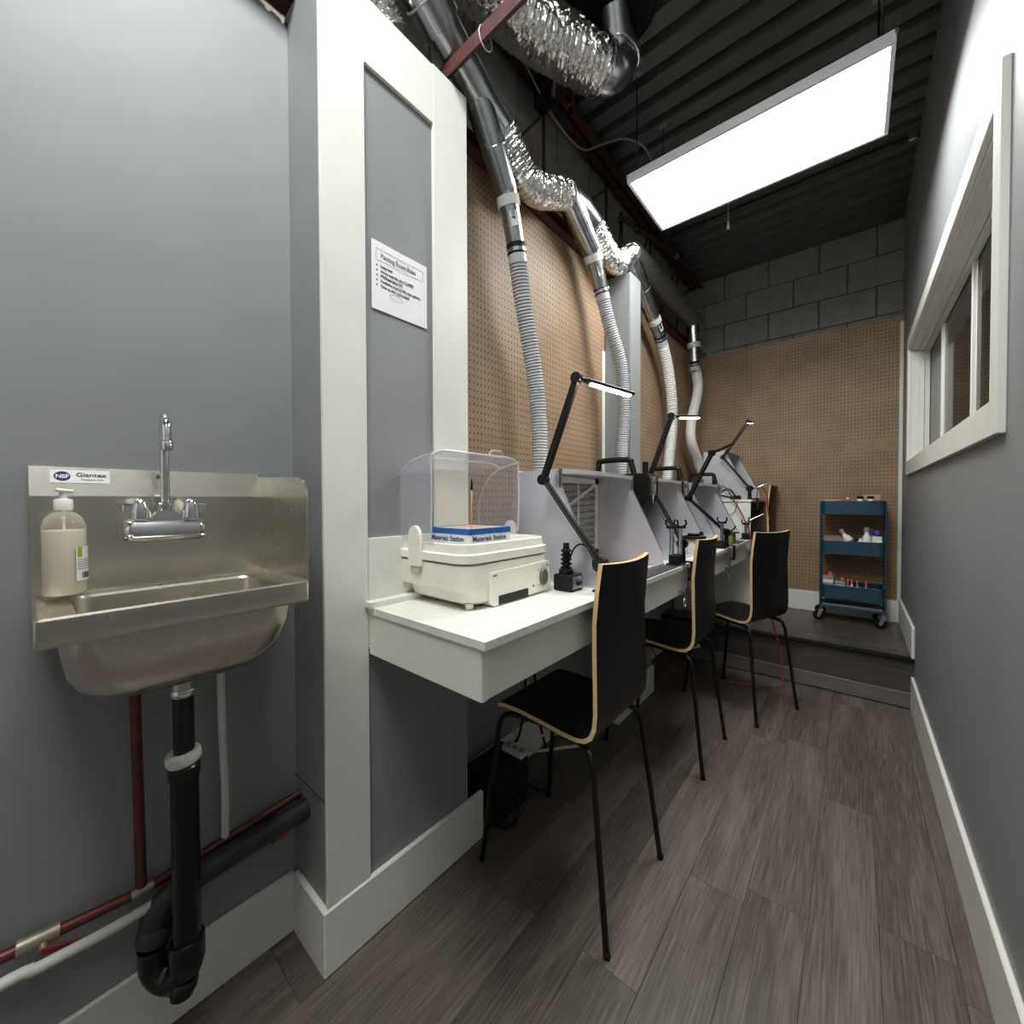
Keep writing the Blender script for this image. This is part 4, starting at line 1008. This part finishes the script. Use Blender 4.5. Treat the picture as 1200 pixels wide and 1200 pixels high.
t = thing('clip_stick', 'thin bamboo stick with black clip stuck upright in the carton', 'stick', (-.888, .862, 1.1165))
MB().cyl((-.888, .862, 1.1165), (-.888, .866, 1.245), .0016, n=8).build('stick', 'bamboo', t)
MB().lathe([(.002, 0), (.0042, .006), (.0036, .02), (.002, .034)], (-.888, .866, 1.232), n=8).build('clip', 'plastic_black', t)

# ---- magnetic switch box with ribbed stand
t = thing('magnetic_base', 'black magnetic base with rotary switch between dryer and booth', 'tool', (-.70, 1.112, DZ))
bx = MB().box(-.735, -.668, 1.076, 1.150, DZ, DZ + .052, .004).build('base_block', 'plastic_black', t)
MB().box(-.668, -.6665, 1.088, 1.140, DZ + .008, DZ + .046).build('face_plate', 'silver_label', bx)
MB().lathe([(.011, 0), (.011, .006), (.008, .010)], (-.6665, 1.114, DZ + .027), (1, 0, 0), 14).build('rotary_switch', 'plastic_black', bx)
m = MB(); m.lathe([(.024, 0), (.024, .012), (.019, .014), (.019, .02), (.012, .022)] + sum([[(.012, .026 + i * .014), (.018, .029 + i * .014), (.018, .033 + i * .014), (.012, .036 + i * .014)] for i in range(4)], []) + [(.010, .085), (.010, .098)], (-.708, 1.112, DZ + .052), n=16)
m.build('ribbed_post', 'plastic_black', t)
cable('thin black cord arching from the magnetic base to the nearest lamp', [(-.700, 1.118, 1.01), (-.69, 1.13, 1.045), (-.67, 1.14, 1.06), (-.645, 1.15, 1.045), (-.632, 1.158, 1.03)], .0028, 'rubber_black')

# ================================================================== DESK LAMPS
def lamp(label, base_, p1, p2, p3, ew=.030, zt=DZ, led='led_strip'):
    b = Vector(base_); p1, p2, p3 = Vector(p1), Vector(p2), Vector(p3)
    t = thing('desk_lamp', label, 'lamp', b, 'black LED arm lamps')
    c = MB(); c.box(b.x - .020, b.x + .020, b.y - .018, b.y + .018, zt, zt + .006, .001); c.lathe([(.014, .006), (.014, .012), (.011, .07)], (b.x, b.y, zt), n=14)
    c.build('base_post', 'plastic_black', t)
    k = MB(); k.box(-.566, -.556, b.y - .015, b.y + .015, zt - .075, zt + .006, .001); k.box(b.x, -.556, b.y - .015, b.y + .015, zt + .0005, zt + .006); k.box(-.582, -.556, b.y - .012, b.y + .012, zt - .08, zt - .072)
    k = k.build('table_clamp', 'plastic_black', t)
    pv = Vector((b.x, b.y, zt + .085))
    s_ = (p1 - pv).normalized().cross(p2 - p1).normalized()
    for p, r in ((pv, .024), (p1, .018), (p2, .017)): MB().cyl(p - s_ * .013, p + s_ * .013, r, n=18).build('joint_knob', 'plastic_black', t)
    off = s_ * .006
    MB().bar(pv + off, p1 + off, .015, .022, .002, up=s_).build('lower_arm', 'plastic_black', t)
    MB().bar(pv - off, p1 - off, .004, .008, .001, up=s_).build('spring_rod', 'dark_steel', t)
    MB().bar(p1, p2, .021, .021, .002, up=s_).build('upper_arm', 'plastic_black', t)
    d = (p3 - p2).normalized(); a0 = p2 + d * .01
    MB().bar(a0, a0 + d * .03, .016, .012, .002).build('head_neck', 'plastic_black', t)
    h = MB().bar(a0 + d * .022, p3, ew, .011, .002).build('lamp_head', 'plastic_black', t)
    sd = d.cross(Z_).normalized(); dn = sd.cross(d); dn = dn if dn.z < 0 else -dn
    L = (p3 - a0).length
    MB().obox(a0 + d * (.022 + (L - .022) * .52) + dn * .0068, d, sd, dn, (L - .022) * .42, ew * .40, .0016).build('led_bar', led, h)
    return t
lamp('black LED arm lamp nearest the viewer, beside the white dish dryer', (-.606, 1.150, DZ), (-.803, 1.120, 1.271), (-.679, 1.130, 1.591), (-.548, 1.262, 1.541), .030)
lamp('black LED arm lamp in the middle of the desk with level lit bar', (-.606, 1.945, DZ), (-.766, 1.935, 1.288), (-.659, 1.95, 1.594), (-.56, 2.045, 1.594), .026)
lamp('unlit black LED arm lamp bent low before the far desk booth', (-.606, 2.79, DZ), (-.740, 2.487, 1.213), (-.632, 2.55, 1.473), (-.570, 2.738, 1.536), .026, led='led_off')
lamp('black LED arm lamp on the raised desk, lit end towards the viewer', (-.612, 3.56, 1.204), (-.800, 3.555, 1.54), (-.625, 3.56, 1.80), (-.575, 3.40, 1.765), .026, zt=1.204)

# ================================================================== AIRBRUSH COMPRESSORS
def compressor(label, y0, y1, z0=DZ, reg=True, fx=0.0):
    t = thing('air_compressor', label, 'compressor', (-.88, (y0 + y1) / 2, z0), 'black airbrush compressors')
    yc = (y0 + y1) / 2
    pts = [(-1.04, .006), (-.80 - fx, .006), (-.765 - fx, .20), (-.715 - fx, .285), (-.705 - fx, .32), (-.705 - fx, .395), (-.72 - fx, .41), (-1.04, .41)]
    MB().prism([(x, y0, z0 + z) for x, z in pts], (0, y1 - y0, 0)).build('housing', 'plastic_black', t)
    MB().tube(smooth_path([(-.99, yc, z0 + .41), (-.985, yc, z0 + .465), (-.97, yc, z0 + .482), (-.83, yc, z0 + .482), (-.815, yc, z0 + .465), (-.80, yc, z0 + .41)], 4), .014, 10).build('carry_handle', 'plastic_black', t)
    for x in (-1.02, -.83):
        for y in (y0 + .015, y1 - .015): MB().cyl((x, y, z0), (x, y, z0 + .008), .010, n=10).build('rubber_foot', 'rubber_black', t)
    if reg:
        r = MB().lathe([(.004, 0), (.011, .006), (.012, .012), (.012, .062), (.009, .066)], (-.700 - fx, y0 + .03, z0 + .305), n=14).build('moisture_trap', 'clear_bottle', t)
        MB().cyl((-.700 - fx, y0 + .03, z0 + .270), (-.700 - fx, y0 + .03, z0 + .309), .004, n=8).build('drain_valve', 'steel', r)
        MB().box(-.714 - fx, -.686 - fx, y0 + .016, y0 + .044, z0 + .370, z0 + .394, .003).build('regulator', 'steel', r)
        MB().cyl((-.745 - fx, yc, z0 + .41), (-.745 - fx, yc, z0 + .465), .013, n=14).build('pressure_knob', 'plastic_black', t)
    return t
compressor('black airbrush compressor wedged between the first two booths', 1.800, 1.905)
compressor('black airbrush compressor between the middle and far desk booths', 2.490, 2.600, fx=.07)
compressor('black airbrush compressor past the far desk booth beside the raised desk', 3.300, 3.400, fx=.07)

# ================================================================== TOOLS ON THE DESK
def airbrush_stand(label, x, y, z0=DZ, tubes=((-.012, -.020), (.010, .022)), h=.115, clampx=-.566):
    t = thing('airbrush_stand', label, 'tool stand', (x, y, z0), 'clamp-on airbrush stands')
    MB().box(x - .030, x + .030, y - .045, y + .045, z0, z0 + .008, .001).build('foot_plate', 'plastic_black', t)
    MB().box(x - .022, x + .022, y - .034, y + .034, z0 + .008, z0 + .046, .003).build('block', 'plastic_black', t)
    for a, b in tubes:
        r = MB().cyl((x + a, y + b, z0 + .046), (x + a, y + b, z0 + .046 + h), .0095, n=14).build('chrome_post', 'chrome', t)
        MB().bar((x + a - .024, y + b, z0 + .052 + h), (x + a + .024, y + b, z0 + .052 + h), .008, .012, .002).build('cradle', 'plastic_black', r)
        for s_ in (-1, 1): MB().tube(smooth_path([(x + a + s_ * .014, y + b, z0 + .056 + h), (x + a + s_ * .026, y + b, z0 + .066 + h), (x + a + s_ * .022, y + b, z0 + .085 + h)], 3), .004, 7).build('cradle_fork', 'plastic_black', r)
    for yy in (y - .024, y + .018):
        MB().box(clampx, clampx + .005, yy, yy + .014, z0 - .105, z0 + .004, .001).build('clamp_strap', 'steel', t)
        MB().box(x + .02, clampx + .005, yy, yy + .014, z0, z0 + .004).build('clamp_strap', 'steel', t)
    MB().box(clampx - .014, clampx + .006, y - .028, y + .036, z0 - .112, z0 - .104, .001).build('clamp_foot', 'steel', t)
    s_ = MB().cyl((clampx + .001, y, z0 - .15), (clampx + .001, y, z0 - .08), .0035, n=8).build('clamp_screw', 'steel', t)
    MB().tube([(clampx + .001, y + .014 * math.cos(a), z0 - .164 + .018 * math.sin(a)) for a in [i * math.pi / 8 for i in range(16)]], .0036, 8, closed=True).build('screw_ring', 'steel', s_)
    return t
airbrush_stand('double chrome airbrush stand clamped to the desk beside the nearest booth', -.602, 1.845)
airbrush_stand('single chrome airbrush stand clamped to the desk near the green jars', -.602, 2.665, tubes=((0, 0),), h=.10)
airbrush_stand('airbrush stand clamped at the far end of the long desk', -.602, 3.365, tubes=((0, 0),), h=.06)
t = thing('airbrush', 'silver airbrush resting across the stand at the far desk end', 'airbrush', (-.602, 3.365, 1.06))
MB().tube([(-.615, 3.37, 1.035), (-.59, 3.37, 1.045), (-.54, 3.40, 1.075), (-.50, 3.42, 1.098)], [.003, .006, .007, .005], 10).build('body', 'chrome', t)
MB().cyl((-.585, 3.375, 1.048), (-.583, 3.375, 1.075), .007, .010, 10).build('paint_cup', 'chrome', t)
MB().tube(smooth_path([(-.59, 3.372, 1.04), (-.585, 3.37, 1.0), (-.575, 3.37, .93), (-.545, 3.38, .86), (-.55, 3.38, .78)], 5), .005, 8).build('air_hose', 'wire_red', t)
t = thing('turntable', 'small black painting turntable on white foot inside the middle booth', 'turntable', (-.650, 2.275, .919))
MB().lathe([(.04, 0), (.042, .006), (.036, .067), (.034, .073)], (-.650, 2.275, DZ + .005), n=20).build('foot', 'plastic_white', t)
MB().lathe([(.030, 0), (.058, .002), (.060, .006), (.060, .014), (.056, .017), (.0, .018)], (-.650, 2.275, DZ + .079), n=24).build('disc', 'plastic_black', t)
MB().bar((-.68, 2.265, DZ + .105), (-.62, 2.285, DZ + .105), .022, .016, .004).build('grip', 'plastic_black', t)
MB().ball((-.615, 2.285, DZ + .112), .012, 10).build('grip_knob', 'plastic_black', t)
for i, (x, y) in enumerate(((-.605, 2.885), (-.600, 2.935))):
    t = thing('paint_jar', ('green paint jar with grey lid nearer the chrome stand', 'green paint jar with grey lid further from the chrome stand')[i], 'jar', (x, y, DZ), 'green paint jars')
    MB().lathe([(.016, 0), (.019, .003), (.019, .045), (.014, .052)], (x, y, DZ + .0045), n=16).build('jar', 'green_glass', t)
    MB().lathe([(.0165, 0), (.0165, .014), (.014, .016)], (x, y, DZ + .056), n=16).build('lid', 'plastic_grey', t)
t = thing('paint_tray', 'round grey dish lying over the green jars', 'dish', (-.604, 2.91, DZ + .072))
MB().lathe([(.035, 0), (.048, .002), (.050, .010), (.045, .010), (.034, .004)], (-.604, 2.91, DZ + .0725), n=20).build('dish', 'dial_grey', t)
MB().tube(smooth_path([(-.604, 2.91, DZ + .077), (-.60, 2.92, DZ + .095), (-.59, 2.935, DZ + .10), (-.585, 2.93, DZ + .12)], 4), .005, 8).build('hook', 'plastic_black', t)
tag(MB().box(-.66, -.575, 2.99, 3.20, DZ, DZ + .0035).build('cutting_mat', 'mat_dark'), 'dark mat lying on the far part of the desk edge', 'mat')
tag(MB().box(-.628, -.572, 1.42, 1.78, DZ, DZ + .004).build('work_mat', 'mat_dark'), 'thin dark mat lying before the nearest spray booth', 'mat')
t = thing('power_adapter', 'black power adapter with cords lying on the raised desk', 'adapter', (-.70, 3.56, 1.204))
MB().box(-.735, -.665, 3.49, 3.545, 1.2045, 1.235, .005).build('adapter', 'plastic_black', t)
MB().tube(smooth_path([(-.735, 3.51, 1.22), (-.80, 3.50, 1.235), (-.83, 3.50, 1.225), (-.87, 3.51, 1.21)], 5), .006, 8).build('cord', 'rubber_black', t)
MB().tube(smooth_path([(-.70, 3.50, 1.235), (-.74, 3.485, 1.285), (-.80, 3.48, 1.26), (-.85, 3.49, 1.212)], 5), .006, 8).build('cord', 'rubber_black', t)
t = thing('airbrush_holder', 'airbrush holder with hanging tools on the raised desk front edge', 'tool stand', (-.575, 3.70, 1.204))
MB().box(-.600, -.572, 3.66, 3.72, 1.204, 1.214, .002).build('mount', 'plastic_black', t)
MB().tube([(-.585, 3.69, 1.214), (-.585, 3.69, 1.30)], .005, 8).build('post', 'steel', t)
MB().tube([(-.615, 3.66, 1.285), (-.56, 3.69, 1.31), (-.48, 3.71, 1.345)], [.004, .006, .004], 8).build('airbrush_body', 'chrome', t)
MB().tube(smooth_path([(-.55, 3.70, 1.30), (-.52, 3.70, 1.25), (-.515, 3.70, 1.15), (-.50, 3.70, 1.05)], 5), .005, 8).build('air_hose', 'wire_red', t)
cable('thin red air hose dangling over the white side of the raised desk', [(-.83, 3.45, 1.32), (-.76, 3.45, 1.30), (-.71, 3.45, 1.22), (-.64, 3.44, 1.09), (-.60, 3.40, 1.0)], .005, 'wire_red')
cable('thin grey wire looping on the side panel of the raised desk', [(-.80, 3.465, 1.20), (-.80, 3.462, 1.12), (-.76, 3.462, 1.09), (-.70, 3.462, 1.11), (-.675, 3.465, 1.21)], .003, 'wire_grey')

# ================================================================== UNDER THE DESK
t = thing('power_unit', 'black power supply box on the floor under the desk', 'power supply', (-1.07, 1.16, 0))
MB().box(-1.138, -.99, 1.075, 1.275, 0.006, .185, .004).build('case', 'rubber_black', t)
for x in (-1.125, -1.005):
    for y in (1.09, 1.26): MB().cyl((x, y, 0), (x, y, .007), .008, n=8).build('foot', 'rubber_black', t)
m = MB()
for i in range(3):
    for j in range(2): m.box(-.9905, -.988, 1.13 + i * .03, 1.148 + i * .03, .08 + j * .035, .10 + j * .035)
m.build('sockets', 'plastic_black', t)
MB().tube(smooth_path([(-.99, 1.16, .10), (-.965, 1.17, .07), (-.955, 1.16, .012), (-.96, 1.10, .010), (-.975, 1.05, .06), (-.985, 1.04, .13), (-1.02, 1.07, .18)], 6), .006, 8).build('power_cord', 'rubber_black', t)
t = thing('power_strip', 'white power strip resting on the black box under the desk', 'power strip', (-1.05, 1.22, .185))
MB().box(-1.09, -.985, 1.222, 1.268, .185, .208, .004).build('housing', 'pvc_white', t)
for i in range(3): MB().box(-1.075 + i * .032, -1.060 + i * .032, 1.236, 1.252, .208, .214, .001).build('socket', 'plastic_grey', t)
cable('white cord coiled in a loop below the seat of the nearest chair', [(-1.05, 1.245, .216), (-1.03, 1.27, .20), (-.99, 1.32, .175), (-.93, 1.42, .165), (-.88, 1.50, .16), (-.88, 1.53, .172), (-.93, 1.51, .19), (-1.0, 1.42, .195), (-1.04, 1.33, .20), (-1.06, 1.26, .216)], .006, 'wire_white')
cable('white wires hanging from the desk underside to the power strip', [(-1.08, 1.42, .78), (-1.09, 1.40, .55), (-1.07, 1.34, .40), (-1.08, 1.30, .30), (-1.05, 1.27, .222)], .004, 'wire_grey')
cable('black wire hanging from the desk underside to the power strip', [(-1.05, 1.36, .78), (-1.07, 1.36, .50), (-1.05, 1.33, .36), (-1.03, 1.27, .26), (-1.04, 1.255, .222)], .005, 'rubber_black')
cable('black cord lying curled on the floor by the back wall', [(-1.0, 1.285, .05), (-.97, 1.34, .012), (-.97, 1.40, .010), (-1.02, 1.46, .05), (-1.08, 1.45, .30), (-1.10, 1.44, .78)], .006, 'rubber_black')
cable('brown cord lying on the floor below the askew chair', [(-1.10, 2.60, .45), (-1.0, 2.75, .10), (-.80, 2.90, .008), (-.60, 2.95, .007), (-.42, 3.00, .008), (-.34, 3.06, .05), (-.36, 3.10, .25), (-.42, 3.08, .5)], .005, 'wire_red')
cable('pale cord loop hanging under the middle chair', [(-.66, 1.98, .50), (-.70, 2.06, .46), (-.66, 2.16, .44), (-.60, 2.20, .45), (-.60, 2.15, .475), (-.63, 2.05, .50)], .004, 'wire_white')
t = thing('wood_block', 'pale wooden bracket under the desk behind the nearest chair', 'bracket', (-.80, 1.42, .74))
MB().prism([(-.86, 1.33, .784), (-.70, 1.33, .784), (-.72, 1.33, .735), (-.84, 1.33, .735)], (0, .14, 0)).build('bracket', 'raw_wood', t)

# ================================================================== UTILITY CART
X0, X1, Y0, Y1, FZ = -.186, .168, 3.835, 4.085, .29
t = thing('utility_cart', 'dark blue three-tier metal cart on casters by the pegboard', 'cart', ((X0 + X1) / 2, (Y0 + Y1) / 2, FZ))
TZ = ((1.092, 1.188), (.798, .895), (.470, .566))
for za, zb in TZ:
    m = MB(); r = .035
    m.rings([rr(X0, X1, Y0, Y1, r, za), rr(X0, X1, Y0, Y1, r, zb), rr(X0 + .004, X1 - .004, Y0 + .004, Y1 - .004, r - .003, zb), rr(X0 + .004, X1 - .004, Y0 + .004, Y1 - .004, r - .003, za + .004)], cap=True, smooth=True)
    tr = m.build('tray', 'cart_blue', t)
    MB().tube(rr(X0, X1, Y0, Y1, r, zb), .0035, 6, closed=True).build('tray_rim', 'cart_blue', tr)
for x in (X0 - .006, X1 + .006):
    for y in (Y0 + .045, Y1 - .045): MB().bar((x, y, .40), (x, y, 1.185), .010, .022, .002, up=Y_).build('upright', 'cart_blue', t)
    MB().bar((x, Y0 + .01, .405), (x, Y1 - .01, .405), .012, .024, .002).build('side_rail', 'cart_blue', t)
for y in (Y0 + .02, Y1 - .02): MB().bar((X0 - .01, y, .402), (X1 + .01, y, .402), .018, .018, .003).build('cross_rail', 'cart_blue', t)
MB().box(X0 + .01, X1 - .01, Y0 + .03, Y1 - .03, .412, .418, .001).build('base_shelf', 'plastic_grey', t)
for x in (X0, X1 - .004):
    for y in (Y0 + .015, Y1 - .015):
        fk = MB(); fk.cyl((x, y, .375), (x, y, .395), .008, n=10); fk.box(x - .012, x + .016, y - .014, y + .014, .364, .377, .002)
        for q in (-.0155, .0125): fk.prism([(x - .012, y + q, .370), (x + .016, y + q, .370), (x - .006, y + q, .318), (x - .022, y + q, .322)], (0, .003, 0))
        f_ = fk.build('caster_fork', 'steel', t)
        MB().lathe([(.012, 0), (.033, .002), (.036, .006), (.036, .014), (.033, .018), (.012, .020)], (x - .014, y - .010, FZ + .036), (0, 1, 0), 20).build('wheel', 'rubber_black', f_)
        MB().cyl((x - .014, y - .018, FZ + .036), (x - .014, y + .018, FZ + .036), .010, n=12).build('wheel_hub', 'steel', f_)

def bottle(label, x, y, z, r, h, body, cap, caph=.02, group='bottles on the cart', neck=.45, name='bottle', capr=None, tilt=None):
    t = thing(name, label, 'bottle', (x, y, z), group)
    ax = Vector(tilt or (0, 0, 1)).normalized(); p = Vector((x, y, z)) + (ax * 0)
    MB().lathe([(r * .9, 0), (r, h * .03), (r, h * .68), (r * .85, h * .80), (r * neck, h * .88), (r * neck, h)], p, ax, 16).build('body', body, t)
    cr = capr or r * neck * 1.25
    MB().lathe([(cr, 0), (cr, caph * .9), (cr * .8, caph)], p + ax * h, ax, 14).build('cap', cap, t)
    return t
z1, z2, z3 = TZ[0][0] + .0045, TZ[1][0] + .0045, TZ[2][0] + .0045
bottle('white bottle with black cap on the top tray, left of the pair', .035, 3.93, z1, .026, .112, 'plastic_white', 'plastic_black', .018, neck=.6)
bottle('white bottle with black cap on the top tray, right of the pair', .092, 3.93, z1, .026, .112, 'plastic_white', 'plastic_black', .018, neck=.6)
for i, (x, c) in enumerate(((-.070, 'leftmost'), (-.035, 'middle'), (-.004, 'rightmost'))):
    bottle('small pink paint bottle on the top tray, %s of three' % c, x, 3.93, z1, .015, .108, 'pink_red', 'plastic_white' if i == 1 else 'pink_red', .014)
t = thing('cardboard_box', 'open brown cardboard box standing on the top cart tray', 'box', (.105, 4.03, z1))
MB().box(.045, .150, 3.99, 4.06, z1, z1 + .140, .001).build('box', 'cardboard', t)
MB().box(.047, .148, 3.984, 3.9895, z1 + .10, z1 + .142, .0005).build('flap', 'cardboard', t)
tag(MB().lathe([(.05, 0), (.054, .004), (.054, .102), (.045, .105)], (-.125, 3.93, z1), n=20, sx=1.0).build('cream_tub', 'cream_dark'), 'low cream tub at the left end of the top cart tray', 'tub')
t = thing('tan_carton', 'dull tan carton at the left of the middle cart tray', 'box', (-.115, 3.93, z2))
MB().box(-.175, -.058, 3.87, 3.99, z2, z2 + .118, .002).build('carton', 'tan_box', t)
MB().box(-.173, -.060, 3.872, 3.988, z2 + .1185, z2 + .122, .001).build('lid', 'tan_box', t)
t = thing('spray_bottle', 'tilted white spray bottle with dark red label in the middle tray', 'bottle', (.0, 3.92, z2))
ax = Vector((-.52, 0, .85)).normalized(); p = Vector((.018, 3.90, z2 + .022))
MB().lathe([(.026, 0), (.029, .006), (.029, .10), (.020, .125), (.012, .135), (.012, .15)], p, ax, 16).build('body', 'plastic_white', t)
MB().lathe([(.0295, 0), (.0295, .05)], p + ax * .035, ax, 16, cap=False).build('label_wrap', 'maroon', t)
MB().lathe([(.014, 0), (.014, .024), (.010, .03)], p + ax * .15, ax, 12).build('cap', 'plastic_grey', t)
bottle('white bottle with grey cap standing in the middle tray', .073, 3.91, z2, .026, .165, 'plastic_white', 'plastic_grey', .03, neck=.5)
t = thing('purple_lid_jar', 'pale square jar with purple lid at the right of the middle tray', 'jar', (.128, 3.91, z2))
MB().box(.101, .155, 3.885, 3.94, z2, z2 + .135, .006).build('jar', 'label_white', t)
MB().box(.1005, .1555, 3.8838, 3.8852, z2 + .02, z2 + .11).build('label_wrap', 'cream', t)
MB().lathe([(.025, 0), (.025, .034), (.021, .04)], (.130, 3.912, z2 + .135), n=16).build('lid', 'purple', t)
tag(MB().prism([(.020, 3.86, z2), (.055, 3.86, z2), (.05, 3.86, z2 + .105), (.038, 3.86, z2 + .122), (.027, 3.86, z2 + .103)], (0, .03, 0)).build('folded_towel', 'paper'), 'folded white paper towel in the middle tray', 'towel')
bottle('grey bottle behind the white one in the middle tray', .105, 4.02, z2, .022, .16, 'plastic_grey', 'plastic_grey', .02)
for i, (x, zt, lab) in enumerate(((-.145, .0, 'flat grey container with orange cap at the left of the bottom tray'), (-.075, .0, 'flat grey container with orange cap beside the dropper bottles in the bottom tray'))):
    t = thing('grey_container', lab, 'container', (x, 3.92, z3), 'grey containers on the cart')
    hh = .150 if i == 0 else .115
    MB().box(x - .033, x + .033, 3.88, 3.96, z3, z3 + hh, .006).build('body', 'plastic_grey', t)
    MB().box(x - .030, x + .030, 3.879, 3.8802, z3 + hh - .05, z3 + hh - .025).build('label_strip', 'label_white', t)
    MB().lathe([(.012, 0), (.012, .022), (.009, .026)], (x + .012, 3.93, z3 + hh), n=12).build('cap', 'cap_orange', t)
for x, c, lab in ((-.030, 'pink_red', 'leftmost small dropper bottle, pink, in the bottom tray'), (-.008, 'plastic_white', 'white dropper bottle with pink nozzle in the bottom tray'), (.024, 'plastic_grey', 'grey dropper bottle with pink nozzle in the bottom tray'), (.072, 'pink_red', 'rightmost small dropper bottle, pink, in the bottom tray')):
    bottle(lab, x, 3.90, z3, .012, .105, c, 'pink_red', .032, neck=.5, name='dropper_bottle', capr=.0055)
